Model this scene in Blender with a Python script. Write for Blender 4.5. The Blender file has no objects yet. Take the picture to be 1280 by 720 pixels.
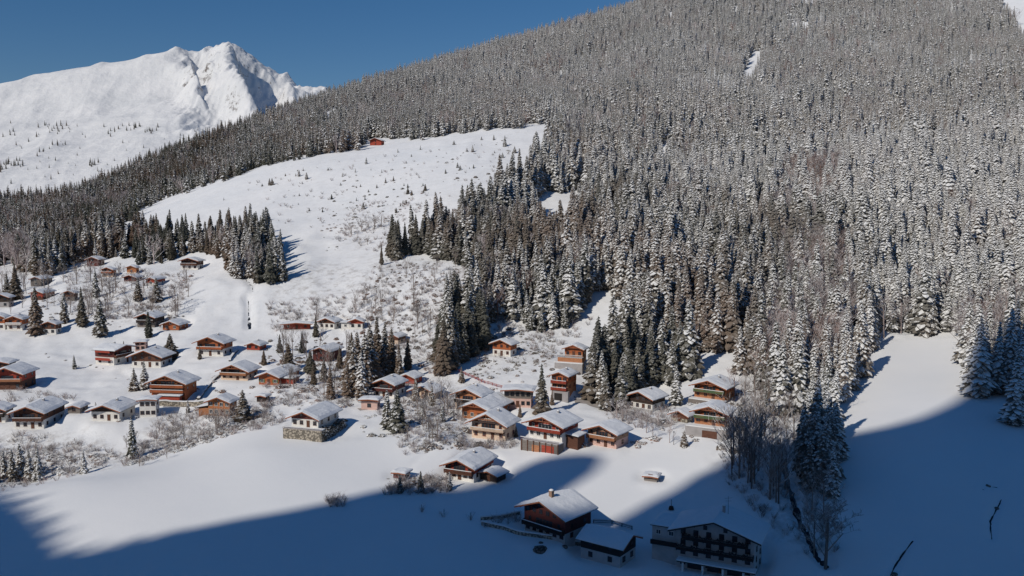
DEBUG = False
SKY_SAT, SKY_STR, SUN_STR = 1.30, 0.078, 3.0
import bpy, math, random
import numpy as np
from mathutils import Vector
C = bpy.context.scene.collection
SC = bpy.context.scene
R_ = math.radians
rng = np.random.default_rng(7)
random.seed(11)

# ------------------------------------------------------------------ camera model
FPX = 1108.5          # focal length in pixels of the 1280 wide photograph
PITCH = math.atan(107.0 / FPX)
ZC = 90.0             # camera height above the valley floor datum
cp, sp_ = math.cos(PITCH), math.sin(PITCH)

def ray(px, py):
    dx = (px - 640.0) / FPX; dy = (360.0 - py) / FPX
    return np.array([dx, cp + dy * sp_, -sp_ + dy * cp])
def at_depth(px, py, Y):
    d = ray(px, py); t = Y / d[1]
    return np.array([d[0] * t, Y, ZC + d[2] * t])
def project(P):
    P = np.asarray(P, float); x = P[..., 0]; y = P[..., 1]; z = P[..., 2] - ZC
    dep = y * cp - z * sp_; up = y * sp_ + z * cp
    dep = np.where(dep < 1, 1, dep)
    return 640 + FPX * x / dep, 360 - FPX * up / dep

def in_poly(px, py, poly):
    inside = np.zeros(np.shape(px), bool); n = len(poly)
    for i in range(n):
        x1, y1 = poly[i]; x2, y2 = poly[(i + 1) % n]
        if y1 == y2: continue
        c = ((y1 > py) != (y2 > py)) & (px < (x2 - x1) * (py - y1) / (y2 - y1) + x1)
        inside ^= c
    return inside

def _h(ix, iy, s):
    v = (ix.astype(np.int64) * 374761393 + iy.astype(np.int64) * 668265263 + s * 1442695041) & 0xffffffff
    v = ((v ^ (v >> 13)) * 1274126177) & 0xffffffff
    v = v ^ (v >> 16)
    return (v & 0xffffff) / float(0xffffff)
def vnoise(x, y, s=0):
    x = np.asarray(x, float); y = np.asarray(y, float)
    ix = np.floor(x); iy = np.floor(y); fx = x - ix; fy = y - iy
    fx = fx * fx * fx * (fx * (fx * 6 - 15) + 10); fy = fy * fy * fy * (fy * (fy * 6 - 15) + 10)
    a = _h(ix, iy, s); b = _h(ix + 1, iy, s); c = _h(ix, iy + 1, s); d = _h(ix + 1, iy + 1, s)
    return ((a * (1 - fx) + b * fx) * (1 - fy) + (c * (1 - fx) + d * fx) * fy) * 2 - 1
def fbm(x, y, o=4, s=0, g=0.5):
    r = 0; a = 1.0; t = 0
    for i in range(o):
        r = r + a * vnoise(x * 2 ** i + 17.3 * i, y * 2 ** i - 9.1 * i, s + i); t += a; a *= g
    return r / t
def ridged(x, y, o=4, s=0):
    r = 0; a = 1.0; t = 0
    for i in range(o):
        r = r + a * (1 - np.abs(vnoise(x * 2 ** i, y * 2 ** i, s + i)) * 2); t += a; a *= 0.5
    return r / t
def sstep(a, b, x):
    t = np.clip((x - a) / (b - a), 0, 1); return t * t * (3 - 2 * t)

# ------------------------------------------------------------------ valley terrain from survey points
CTRL = [
 (0,720,190),(320,720,192),(640,720,195),(960,720,196),(1280,720,190),
 (0,620,230),(100,600,240),(200,600,238),(320,560,260),(400,549,270),(480,560,263),(560,545,270),(300,640,220),(500,640,222),
 (60,536,297),(165,572,277),(30,600,266),(100,585,270),(230,560,280),(330,520,300),
 (700,672,214),(880,715,200),(590,602,246),(760,705,203),(813,602,245),(700,562,262),(620,550,277),(895,545,272),(760,558,266),
 (808,514,300),(893,500,305),(715,498,312),(715,460,338),(632,445,362),(600,512,300),(500,498,315),(540,495,318),
 (430,411,405),(400,450,365),(352,480,332),(265,445,370),(220,502,322),(300,478,340),(275,521,300),(145,525,300),(130,458,372),
 (25,488,335),(185,410,415),(15,414,415),(60,376,465),(120,333,540),(240,338,500),(308,410,412),(310,350,462),(0,350,520),
 (380,330,490),(400,370,440),(490,328,475),(560,380,410),(520,440,370),(555,465,345),(180,350,480),
 (165,285,640),(250,245,700),(365,197,780),(470,182,800),(560,165,800),(680,155,770),(420,260,600),(560,250,570),(640,230,600),(480,300,520),(300,290,560),(230,330,520),
 (690,260,570),(740,340,440),(690,420,385),(800,400,390),(780,495,325),(900,465,330),(850,300,500),(850,200,680),(850,100,950),(940,80,1020),
 (1050,0,1250),(1050,100,870),(1050,200,640),(1050,300,490),(1050,400,385),(1000,500,305),(1280,0,1100),(1280,100,800),(1280,200,590),(1280,300,460),(1280,400,362),
 (1230,490,292),(1280,530,266),(1150,420,372),(1060,545,262),(1150,600,226),(1000,620,224),(1020,700,201),(1150,500,290),
 (0,262,900),(100,248,1000),(200,205,1150),(300,170,1280),(420,131,1400),(550,89,1450),(700,45,1480),(800,14,1500),(950,-25,1560),(1280,-90,1600),
 (0,320,620),(80,300,700),(150,262,860),(300,200,1000),(470,150,1050),(600,120,1100),(715,143,810),(715,100,1080),
]
pts = [at_depth(*c) for c in CTRL]
for (px, py, Y) in CTRL:
    if px <= 0: pts.append(at_depth(px - 380, py, Y))
    if px >= 1280: pts.append(at_depth(px + 380, py, Y))
for (px, py, Y) in [(0,262,900),(100,248,1000),(200,205,1150),(300,170,1280),(420,131,1400),(550,89,1450),(700,45,1480),(800,14,1500),(950,-25,1560),(1280,-90,1600),(-380,262,900),(1660,-90,1600)]:
    p = at_depth(px, py, Y); k = 1.35
    pts.append(np.array([p[0] * k, p[1] * k, ZC + (p[2] - ZC) * 0.75 - 60]))
for x in (-200, 0, 200):
    pts.append(np.array([x, 140.0, 6.0]))
pts = np.array(pts)
def warp(X, Y): return X / (Y + 150.0) * 2.2, np.log(Y + 150.0) * 2.0
cu, cv = warp(pts[:, 0], pts[:, 1])
def tk(r2): return np.where(r2 > 1e-12, 0.5 * r2 * np.log(np.maximum(r2, 1e-12)), 0)
n = len(pts)
K = tk((cu[:, None] - cu) ** 2 + (cv[:, None] - cv) ** 2) + np.eye(n) * 0.0015
Pm = np.stack([np.ones(n), cu, cv], 1)
A = np.zeros((n + 3, n + 3)); A[:n, :n] = K; A[:n, n:] = Pm; A[n:, :n] = Pm.T
scale_z = pts[:, 2]
sol = np.linalg.solve(A, np.concatenate([scale_z, np.zeros(3)]))
def tps(X, Y):
    X = np.asarray(X, float); Y = np.asarray(Y, float); sh = X.shape
    u, v = warp(X.ravel(), Y.ravel()); out = np.empty(u.size)
    for i in range(0, u.size, 20000):
        a = u[i:i + 20000, None]; b = v[i:i + 20000, None]
        out[i:i + 20000] = tk((a - cu) ** 2 + (b - cv) ** 2) @ sol[:n] + sol[n] + sol[n + 1] * a[:, 0] + sol[n + 2] * b[:, 0]
    return out.reshape(sh)

FIELD_L = [(-400,640),(0,606),(60,598),(150,584),(250,548),(335,526),(400,555),(470,545),(540,540),(560,556),(640,566),(760,566),(860,560),(900,600),(950,640),(980,760),(-400,760)]
FIELD_R = [(1052,560),(1080,470),(1110,425),(1205,420),(1215,490),(1260,530),(1700,540),(1700,760),(1060,760),(1045,640)]
def base_h(X, Y):
    X = np.asarray(X, float); Y = np.asarray(Y, float)
    Yc = np.maximum(Y, 150.0)
    z = tps(np.clip(X, -1.15 * (Yc + 60), 1.15 * (Yc + 60)), Yc)
    w = sstep(150, 60, Y)
    z = z * (1 - w) + 4.0 * w
    px, py = project(np.stack([X, Yc, z], -1))
    fld = in_poly(px, py, FIELD_L) | in_poly(px, py, FIELD_R) | (Y < 190)
    amp = np.where(fld, 0.06, 1.0) * sstep(185, 300, Y)
    z = z + amp * (0.55 * fbm(X / 17, Y / 17, 3, 3) + 0.35 * fbm(X / 5, Y / 5, 2, 9)) + 0.25 * fbm(X / 40, Y / 40, 2, 5)
    vil = sstep(275, 300, Y) * (1 - sstep(430, 520, Y)) * (~fld)
    z = z + vil * (0.5 * ridged(X / 13, Y / 9, 3, 71) - .2)
    # terracettes and gullies on the open slopes
    far = sstep(330, 480, Y)
    z = z + far * 2.3 * ridged(X / 45, Y / 60, 3, 21) * sstep(-0.2, 0.5, fbm(X / 120, Y / 120, 2, 31))
    return z
PADS = []   # (x, y, z, inner, outer) levelled ground under buildings
CUTS = []   # (points, width, depth) stream beds
def height(X, Y):
    z = base_h(X, Y)
    X = np.asarray(X, float); Y = np.asarray(Y, float)
    shp = z.shape; z = np.array(z, float).ravel(); Xf, Yf = X.ravel(), Y.ravel()
    for (x, y, zz, r0, r1) in PADS:
        k = np.where((np.abs(Xf - x) < r1) & (np.abs(Yf - y) < r1))[0]
        if len(k) == 0: continue
        w = 1 - sstep(r0, r1, np.hypot(Xf[k] - x, Yf[k] - y))
        z[k] = z[k] * (1 - w) + zz * w
    z = z.reshape(shp)
    for (P, wd, dp) in CUTS:
        dm = np.full(X.shape, 1e9)
        for (a, b) in zip(P[:-1], P[1:]):
            ab = b - a; L2 = (ab ** 2).sum()
            t = np.clip(((X - a[0]) * ab[0] + (Y - a[1]) * ab[1]) / L2, 0, 1)
            dm = np.minimum(dm, np.hypot(X - a[0] - t * ab[0], Y - a[1] - t * ab[1]))
        z = z - dp * (1 - sstep(wd * 0.4, wd, dm))
    return z
def hit(px, py, h=base_h, y0=185.0, y1=1700.0):
    """first point of the ground seen in direction of a pixel"""
    d = ray(px, py)
    Y = np.exp(np.linspace(math.log(y0), math.log(y1), 700)); t = Y / d[1]
    X = d[0] * t; Z = ZC + d[2] * t
    g = h(X, Y) - Z
    k = np.where((g[1:] >= 0) & (g[:-1] < 0))[0]
    if len(k) == 0:
        k0 = int(np.argmax(g)); return np.array([X[k0], Y[k0], g[k0] + Z[k0]])
    k = k[0]; f = -g[k] / (g[k + 1] - g[k]); Yh = Y[k] + f * (Y[k + 1] - Y[k])
    th = Yh / d[1]
    return np.array([d[0] * th, Yh, ZC + d[2] * th])

# ------------------------------------------------------------------ materials
def newmat(name):
    m = bpy.data.materials.new(name); m.use_nodes = True
    nt = m.node_tree; b = nt.nodes['Principled BSDF']
    return m, nt, b
def N(nt, typ, **kw):
    nd = nt.nodes.new(typ)
    for k, v in kw.items(): setattr(nd, k, v)
    return nd
def L(nt, a, b): nt.links.new(a, b)
def noise_node(nt, coord, scale, detail=4, rough=0.55):
    nd = N(nt, 'ShaderNodeTexNoise'); nd.inputs['Scale'].default_value = scale
    nd.inputs['Detail'].default_value = detail; nd.inputs['Roughness'].default_value = rough
    if coord is not None: L(nt, coord, nd.inputs['Vector'])
    return nd
def ramp(nt, fac, stops):
    r = N(nt, 'ShaderNodeValToRGB'); e = r.color_ramp.elements
    while len(e) < len(stops): e.new(0.5)
    for i, (p, c) in enumerate(stops):
        e[i].position = p; e[i].color = (*c, 1)
    L(nt, fac, r.inputs[0]); return r
def bump(nt, b, h, strength, dist):
    bp = N(nt, 'ShaderNodeBump'); bp.inputs['Strength'].default_value = strength; bp.inputs['Distance'].default_value = dist
    L(nt, h, bp.inputs['Height']); L(nt, bp.outputs[0], b.inputs['Normal'])
def rgbmix(nt, fac, a, b, mode='MIX'):
    m = N(nt, 'ShaderNodeMix', data_type='RGBA', blend_type=mode)
    for s, v in ((m.inputs[0], fac), (m.inputs[6], a), (m.inputs[7], b)):
        if hasattr(v, 'is_linked'): L(nt, v, s)
        elif isinstance(v, tuple): s.default_value = (*v, 1)
        else: s.default_value = v
    return m.outputs[2]
def mth(nt, op, a, b=None, c=None, clamp=False):
    m = N(nt, 'ShaderNodeMath', operation=op); m.use_clamp = clamp
    for i, v in enumerate((a, b, c)):
        if v is None: continue
        if hasattr(v, 'is_linked'): L(nt, v, m.inputs[i])
        else: m.inputs[i].default_value = v
    return m.outputs[0]

SNOWC = (0.80, 0.81, 0.82)
def snow_ground():
    m, nt, b = newmat('snow_ground'); g = N(nt, 'ShaderNodeNewGeometry')
    n1 = noise_node(nt, g.outputs['Position'], 0.02, 5); n2 = noise_node(nt, g.outputs['Position'], 0.9, 6, 0.65)
    n3 = noise_node(nt, g.outputs['Position'], 0.22, 6, 0.7)
    c = ramp(nt, n1.outputs[0], [(0.3, (0.76, 0.78, 0.80)), (0.7, (0.83, 0.835, 0.84))])
    at = N(nt, 'ShaderNodeAttribute', attribute_name='soil')
    # bare grass and twigs poking through where the snow is thin
    f = mth(nt, 'MULTIPLY', at.outputs['Fac'], ramp(nt, n3.outputs[0], [(0.47, (0, 0, 0)), (0.66, (1, 1, 1))]).outputs[0])
    dirt = ramp(nt, n2.outputs[0], [(0.35, (0.10, 0.07, 0.05)), (0.65, (0.32, 0.27, 0.22))])
    col = rgbmix(nt, f, c.outputs[0], dirt.outputs[0])
    L(nt, col, b.inputs['Base Color']); b.inputs['Roughness'].default_value = 0.75
    b.inputs['Specular IOR Level'].default_value = 0.25
    h = mth(nt, 'ADD', mth(nt, 'MULTIPLY', n3.outputs[0], 1.6), mth(nt, 'MULTIPLY', n2.outputs[0], 0.4))
    bp = N(nt, 'ShaderNodeBump'); bp.inputs['Distance'].default_value = 0.5
    L(nt, mth(nt, 'ADD', mth(nt, 'MULTIPLY', at.outputs['Fac'], 1.2), 0.10), bp.inputs['Strength'])
    L(nt, h, bp.inputs['Height']); L(nt, bp.outputs[0], b.inputs['Normal'])
    return m
def snow_plain(name='snow', c=SNOWC, bs=0.35):
    m, nt, b = newmat(name); g = N(nt, 'ShaderNodeNewGeometry')
    n2 = noise_node(nt, g.outputs['Position'], 1.2, 5, 0.6)
    col = ramp(nt, n2.outputs[0], [(0.3, tuple(x * 0.93 for x in c)), (0.7, c)])
    L(nt, col.outputs[0], b.inputs['Base Color']); b.inputs['Roughness'].default_value = 0.75
    b.inputs['Specular IOR Level'].default_value = 0.2
    bump(nt, b, n2.outputs[0], bs, 0.3); return m
def wood(name, c, dark=0.55):
    m, nt, b = newmat(name); tc = N(nt, 'ShaderNodeTexCoord')
    mp = N(nt, 'ShaderNodeMapping'); mp.inputs['Scale'].default_value = (1, 1, 6); L(nt, tc.outputs['Object'], mp.inputs[0])
    n1 = noise_node(nt, mp.outputs[0], 1.1, 5, 0.65); n2 = noise_node(nt, tc.outputs['Object'], 0.35, 3)
    wv = N(nt, 'ShaderNodeTexWave', bands_direction='Z'); wv.inputs['Scale'].default_value = 1.6; wv.inputs['Distortion'].default_value = 0.3
    L(nt, tc.outputs['Object'], wv.inputs[0])
    c1 = ramp(nt, n1.outputs[0], [(0.25, tuple(x * dark for x in c)), (0.75, tuple(min(1, x * 1.2) for x in c))])
    c2 = rgbmix(nt, mth(nt, 'MULTIPLY', ramp(nt, wv.outputs[0], [(0.0, (1, 1, 1)), (0.18, (0, 0, 0))]).outputs[0], 0.55), c1.outputs[0], tuple(x * 0.3 for x in c))
    c3 = rgbmix(nt, mth(nt, 'MULTIPLY', ramp(nt, n2.outputs[0], [(0.4, (0, 0, 0)), (0.7, (1, 1, 1))]).outputs[0], 0.35), c2, tuple(x * 0.55 for x in c))
    L(nt, c3, b.inputs['Base Color']); b.inputs['Roughness'].default_value = 0.72
    b.inputs['Specular IOR Level'].default_value = 0.25
    bump(nt, b, wv.outputs[0], 0.4, 0.04); return m
def plaster(name, c):
    m, nt, b = newmat(name); tc = N(nt, 'ShaderNodeTexCoord')
    n1 = noise_node(nt, tc.outputs['Object'], 0.5, 5, 0.6); n2 = noise_node(nt, tc.outputs['Object'], 6, 4)
    c1 = ramp(nt, n1.outputs[0], [(0.3, tuple(x * 0.78 for x in c)), (0.65, c)])
    L(nt, c1.outputs[0], b.inputs['Base Color']); b.inputs['Roughness'].default_value = 0.85
    bump(nt, b, n2.outputs[0], 0.25, 0.03); return m
def stone(name, c1, c2):
    m, nt, b = newmat(name); tc = N(nt, 'ShaderNodeTexCoord')
    v = N(nt, 'ShaderNodeTexVoronoi'); v.inputs['Scale'].default_value = 1.6; L(nt, tc.outputs['Object'], v.inputs[0])
    n = noise_node(nt, tc.outputs['Object'], 1.2, 5)
    col = rgbmix(nt, n.outputs[0], c1, c2)
    col = rgbmix(nt, ramp(nt, v.outputs['Distance'], [(0.35, (0, 0, 0)), (0.6, (1, 1, 1))]).outputs[0], col, tuple(x * 0.4 for x in c1))
    L(nt, col, b.inputs['Base Color']); b.inputs['Roughness'].default_value = 0.9
    bump(nt, b, v.outputs['Distance'], 0.6, 0.1); return m
def flat(name, c, rough=0.6, spec=0.4, metal=0):
    m, nt, b = newmat(name); tc = N(nt, 'ShaderNodeTexCoord')
    n = noise_node(nt, tc.outputs['Object'], 2.5, 3)
    c1 = ramp(nt, n.outputs[0], [(0.3, tuple(x * 0.85 for x in c)), (0.7, c)])
    L(nt, c1.outputs[0], b.inputs['Base Color']); b.inputs['Roughness'].default_value = rough
    b.inputs['Specular IOR Level'].default_value = spec; b.inputs['Metallic'].default_value = metal; return m

def tree_snow(name, leaf_a, leaf_b, lo, hi, zlo=15.0, zhi=300.0, frost=0.15):
    """needles with snow lying on part of the faces; more snow, plus frost doubling as painted haze, higher up the mountain"""
    m, nt, b = newmat(name); g = N(nt, 'ShaderNodeNewGeometry'); oi = N(nt, 'ShaderNodeObjectInfo')
    fs = N(nt, 'ShaderNodeAttribute', attribute_name='fs')
    sx = N(nt, 'ShaderNodeSeparateXYZ'); L(nt, g.outputs['Position'], sx.inputs[0])
    mr = N(nt, 'ShaderNodeMapRange', interpolation_type='SMOOTHSTEP'); L(nt, mth(nt, 'MULTIPLY_ADD', sx.outputs['X'], 0.42, sx.outputs['Z']), mr.inputs[0])
    mr.inputs[1].default_value = zlo; mr.inputs[2].default_value = zhi; mr.inputs[3].default_value = lo; mr.inputs[4].default_value = hi
    n1 = noise_node(nt, g.outputs['Position'], 0.012, 3); n2 = noise_node(nt, g.outputs['Position'], 3.4, 3, 0.75)
    a = mth(nt, 'ADD', mr.outputs[0], mth(nt, 'MULTIPLY_ADD', n1.outputs[0], 2.1, -1.03))
    a = mth(nt, 'ADD', a, mth(nt, 'MULTIPLY_ADD', oi.outputs['Random'], 0.5, -0.25))
    # the wood between meadow and village has shed much of its snow
    vd = N(nt, 'ShaderNodeVectorMath', operation='DISTANCE'); L(nt, g.outputs['Position'], vd.inputs[0]); vd.inputs[1].default_value = (15.0, 470.0, 45.0)
    md_ = N(nt, 'ShaderNodeMapRange', interpolation_type='SMOOTHSTEP'); L(nt, vd.outputs['Value'], md_.inputs[0])
    md_.inputs[1].default_value = 90.0; md_.inputs[2].default_value = 270.0; md_.inputs[3].default_value = -0.30; md_.inputs[4].default_value = 0.0
    a = mth(nt, 'ADD', a, md_.outputs[0])
    a = mth(nt, 'ADD', a, mth(nt, 'MULTIPLY_ADD', n2.outputs[0], 1.5, -0.75))
    d = mth(nt, 'SUBTRACT', a, fs.outputs['Fac'])
    f = mth(nt, 'MULTIPLY_ADD', d, 3.2, 0.5, clamp=True)
    lc = rgbmix(nt, oi.outputs['Random'], leaf_a, leaf_b)
    n5 = noise_node(nt, g.outputs['Position'], 0.02, 3)
    lc = rgbmix(nt, ramp(nt, n5.outputs[0], [(0.45, (0, 0, 0)), (0.65, (1, 1, 1))]).outputs[0], lc, (leaf_b[0] * 2.0, leaf_b[1] * 1.35, leaf_b[2] * 1.3))
    fr = mth(nt, 'MULTIPLY', mr.outputs[0], frost)  # frost tone grows upslope and also paints in the distant haze
    lc = rgbmix(nt, fr, lc, (0.42, 0.405, 0.385))
    col = rgbmix(nt, f, lc, (0.77, 0.775, 0.775))
    L(nt, col, b.inputs['Base Color']); b.inputs['Roughness'].default_value = 0.8
    b.inputs['Specular IOR Level'].default_value = 0.15
    return m
def bark(name, c, frost=0.25):
    m, nt, b = newmat(name); g = N(nt, 'ShaderNodeNewGeometry'); oi = N(nt, 'ShaderNodeObjectInfo')
    n = noise_node(nt, g.outputs['Position'], 2.0, 3)
    sx = N(nt, 'ShaderNodeSeparateXYZ'); L(nt, g.outputs['Normal'], sx.inputs[0])
    f = mth(nt, 'MULTIPLY', mth(nt, 'GREATER_THAN', mth(nt, 'ADD', sx.outputs['Z'], n.outputs[0]), 0.85), frost)
    cc = rgbmix(nt, oi.outputs['Random'], tuple(x * 0.7 for x in c), tuple(min(1, x * 1.35) for x in c))
    L(nt, rgbmix(nt, f, cc, (0.75, 0.75, 0.76)), b.inputs['Base Color']); b.inputs['Roughness'].default_value = 0.9
    b.inputs['Specular IOR Level'].default_value = 0.1
    return m
M = dict(
 ground=snow_ground(), snow=snow_plain(), roofsnow=snow_plain('roof_snow', (0.73, 0.755, 0.79), 0.5),
 orange=wood('orange_wood', (0.50, 0.15, 0.06)), bright=wood('bright_orange_wood', (0.56, 0.21, 0.08)), light=wood('light_wood', (0.52, 0.235, 0.12)),
 brown=wood('brown_wood', (0.15, 0.068, 0.045)), darkred=wood('dark_red_wood', (0.15, 0.045, 0.04)), red=wood('red_wood', (0.44, 0.08, 0.05)),
 dark=wood('dark_wood', (0.055, 0.038, 0.033)), tan=wood('tan_wood', (0.42, 0.27, 0.19)), greyw=wood('grey_wood', (0.24, 0.21, 0.19)),
 black=flat('dark_timber', (0.022, 0.018, 0.017), 0.7), white=plaster('white_plaster', (0.78, 0.76, 0.72)), cream=plaster('cream_plaster', (0.72, 0.55, 0.42)),
 pink=plaster('pink_plaster', (0.68, 0.46, 0.40)), grey=plaster('grey_plaster', (0.38, 0.36, 0.36)), stone=stone('rough_stone', (0.36, 0.32, 0.26), (0.5, 0.44, 0.36)),
 whitep=flat('white_paint', (0.78, 0.77, 0.75)), glass=flat('window_glass', (0.03, 0.035, 0.045), 0.12, 0.6), green=flat('green_paint', (0.10, 0.16, 0.07)),
 trim=wood('roof_trim', (0.38, 0.14, 0.075)), metal=flat('metal', (0.2, 0.2, 0.21), 0.4, 0.5, 0.8), water=flat('dark_water', (0.012, 0.014, 0.018), 0.25, 0.5),
 rock=stone('bare_rock', (0.10, 0.085, 0.075), (0.24, 0.21, 0.19)),
 needle=tree_snow('spruce_needles', (0.030, 0.034, 0.021), (0.062, 0.056, 0.036), 0.13, 0.94, -40.0, 290.0, 0.62),
 bush=tree_snow('snowy_bush', (0.10, 0.075, 0.055), (0.16, 0.13, 0.105), 0.85, 0.95),
 trunk=bark('spruce_bark', (0.10, 0.075, 0.055)), bare=bark('bare_bark', (0.21, 0.17, 0.15), 0.6), larch=bark('reddish_twigs', (0.24, 0.16, 0.14), 0.5),
 frosty=bark('frosted_twigs', (0.37, 0.31, 0.30), 0.75), ivy=flat('evergreen_hedge', (0.04, 0.055, 0.025), 0.8), road=plaster('snowy_road', (0.40, 0.37, 0.35)), oldwall=plaster('old_plaster', (0.50, 0.48, 0.47)),
)
M['bare'].name = 'grey_brown_twigs'

# ------------------------------------------------------------------ mesh helpers
class MB:
    def __init__(s): s.v = []; s.f = []; s.m = []; s.a = []
    def face(s, idx, mi=0, a=0.0): s.f.append(idx); s.m.append(mi); s.a.append(a)
    def add(s, vs):
        k = len(s.v); s.v += [tuple(map(float, p)) for p in vs]; return k
    def box(s, x0, x1, y0, y1, z0, z1, mi=0):
        k = s.add([(x0,y0,z0),(x1,y0,z0),(x1,y1,z0),(x0,y1,z0),(x0,y0,z1),(x1,y0,z1),(x1,y1,z1),(x0,y1,z1)])
        for q in ((0,3,2,1),(4,5,6,7),(0,1,5,4),(1,2,6,5),(2,3,7,6),(3,0,4,7)): s.face([k + i for i in q], mi)
    def hexa(s, P, mi=0):
        k = s.add(P)
        for q in ((0,3,2,1),(4,5,6,7),(0,1,5,4),(1,2,6,5),(2,3,7,6),(3,0,4,7)): s.face([k + i for i in q], mi)
    def prism(s, poly, y0, y1, mi=0):     # poly of (x, z)
        n = len(poly); k = s.add([(x, y0, z) for x, z in poly] + [(x, y1, z) for x, z in poly])
        s.face([k + i for i in range(n)], mi); s.face([k + n + i for i in range(n)][::-1], mi)
        for i in range(n):
            j = (i + 1) % n; s.face([k + i, k + n + i, k + n + j, k + j], mi)
    def tube(s, p, q, r0, r1, n=3, mi=0, cap=False, a=0.0):
        p = Vector(p); q = Vector(q); d = (q - p)
        if d.length < 1e-6: return
        d.normalize(); u = d.orthogonal().normalized(); w = d.cross(u)
        k = s.add([p + (u * math.cos(t) + w * math.sin(t)) * r0 for t in [2 * math.pi * i / n for i in range(n)]] +
                  [q + (u * math.cos(t) + w * math.sin(t)) * r1 for t in [2 * math.pi * i / n for i in range(n)]])
        for i in range(n):
            j = (i + 1) % n; s.face([k + i, k + j, k + n + j, k + n + i], mi, a)
        if cap: s.face([k + n + i for i in range(n)], mi, a)
    def mesh(s, name, mats, smooth=False, attr=False):
        me = bpy.data.meshes.new(name); me.from_pydata(s.v, [], s.f)
        for m in mats: me.materials.append(m)
        if len(mats) > 1: me.polygons.foreach_set('material_index', s.m)
        if attr:
            at = me.attributes.new('fs', 'FLOAT', 'FACE'); at.data.foreach_set('value', s.a)
        if smooth: me.polygons.foreach_set('use_smooth', [True] * len(s.f))
        me.update(); return me
def link(name, data, parent=None, loc=(0, 0, 0), rot=(0, 0, 0), sc=None):
    o = bpy.data.objects.new(name, data); C.objects.link(o)
    o.location = loc; o.rotation_euler = rot
    if sc is not None: o.scale = (sc, sc, sc) if not hasattr(sc, '__len__') else sc
    if parent is not None: o.parent = parent
    return o
def tag(o, label=None, cat=None, group=None, kind=None):
    if label: o['label'] = label
    if cat: o['category'] = cat
    if group: o['group'] = group
    if kind: o['kind'] = kind
    return o
# ------------------------------------------------------------------ buildings
WCACHE = {}
def window_mesh(w, h, frame, detail, mull):
    key = (round(w, 2), round(h, 2), frame, detail, mull)
    if key in WCACHE: return WCACHE[key]
    b = MB(); t = 0.065; d = 0.06
    b.box(-w/2 - t, w/2 + t, -d, 0.02, -t, 0); b.box(-w/2 - t, w/2 + t, -d, 0.02, h, h + t)
    b.box(-w/2 - t, -w/2, -d, 0.02, 0, h); b.box(w/2, w/2 + t, -d, 0.02, 0, h)
    if mull:
        for k in range(1, mull + 1):
            x = -w/2 + w * k / (mull + 1); b.box(x - 0.035, x + 0.035, -d + 0.01, 0.01, 0, h)
    b.box(-w/2 - t - 0.05, w/2 + t + 0.05, -d - 0.07, -d, -t - 0.03, -t + 0.03)
    fm = b.mesh('window', [M[frame]])
    p = MB(); p.box(-w/2, w/2, -0.025, 0.0, 0, h); pm = p.mesh('pane', [M['glass']])
    sm = MB()
    sw = w * 0.48
    for s in (-1, 1):
        x0 = s * (w/2 + t + sw/2 + 0.04)
        sm.box(x0 - sw/2, x0 + sw/2, -0.06, 0.0, -0.02, h + 0.02)
    shm = sm.mesh('shutter', [M[SHUT[0]]])
    WCACHE[key] = (fm, pm, shm); return WCACHE[key]
SHUT = ['brown']
def window(root, x, z, w, h, frame='whitep', detail=2, face='front', W=0, Lh=0, shut=None, mull=1, y=0.0):
    if shut: SHUT[0] = shut
    fm, pm, shm = window_mesh(w, h, frame, (detail, shut), mull)
    if face == 'front': loc = (x, y - 0.035, z); rot = 0.0
    elif face == 'right': loc = (W/2 + 0.035, x, z); rot = math.pi / 2
    else: loc = (-W/2 - 0.035, x, z); rot = -math.pi / 2
    o = link('window', fm, root, loc, (0, 0, rot))
    p = link('pane', pm, o, (0, 0, 0))
    if shut: link('shutter', shm, root, loc, (0, 0, rot))
    return o

def roof_snow_mesh(W2, y0, y1, zr, tp, th, seed):
    """thick soft snow sheet over both roof planes, closed at the edges"""
    nx = 14; ny = max(6, int((y1 - y0) / 1.2)); b = MB()
    xs = np.linspace(-W2 - 0.12, W2 + 0.12, nx + 1); ys = np.linspace(y0 - 0.1, y1 + 0.1, ny + 1)
    X, Y = np.meshgrid(xs, ys)
    base = zr - np.abs(X) * tp + 0.02
    e = np.minimum(np.minimum(X - xs[0], xs[-1] - X), np.minimum(Y - ys[0], ys[-1] - Y))
    tk_ = th * (0.45 + 0.55 * np.sqrt(np.clip(e / 0.7, 0, 1))) * (1 + 0.45 * fbm(X / 2.2 + seed, Y / 2.2, 3, seed))
    rid = np.exp(-(X / 0.9) ** 2) * 0.12
    T = base + tk_ - rid
    k = b.add(np.stack([X.ravel(), Y.ravel(), T.ravel()], 1))
    k2 = b.add(np.stack([X.ravel(), Y.ravel(), (base - 0.05).ravel()], 1))
    w = nx + 1
    for j in range(ny):
        for i in range(nx):
            a = j * w + i; b.face([k + a, k + a + 1, k + a + 1 + w, k + a + w]); b.face([k2 + a, k2 + a + w, k2 + a + 1 + w, k2 + a + 1])
    for i in range(nx):
        a = i; b.face([k2 + a, k2 + a + 1, k + a + 1, k + a]); a = ny * w + i; b.face([k + a, k + a + 1, k2 + a + 1, k2 + a])
    for j in range(ny):
        a = j * w; b.face([k + a, k + a + w, k2 + a + w, k2 + a]); a = j * w + nx; b.face([k2 + a, k2 + a + w, k + a + w, k + a])
    return b

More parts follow.
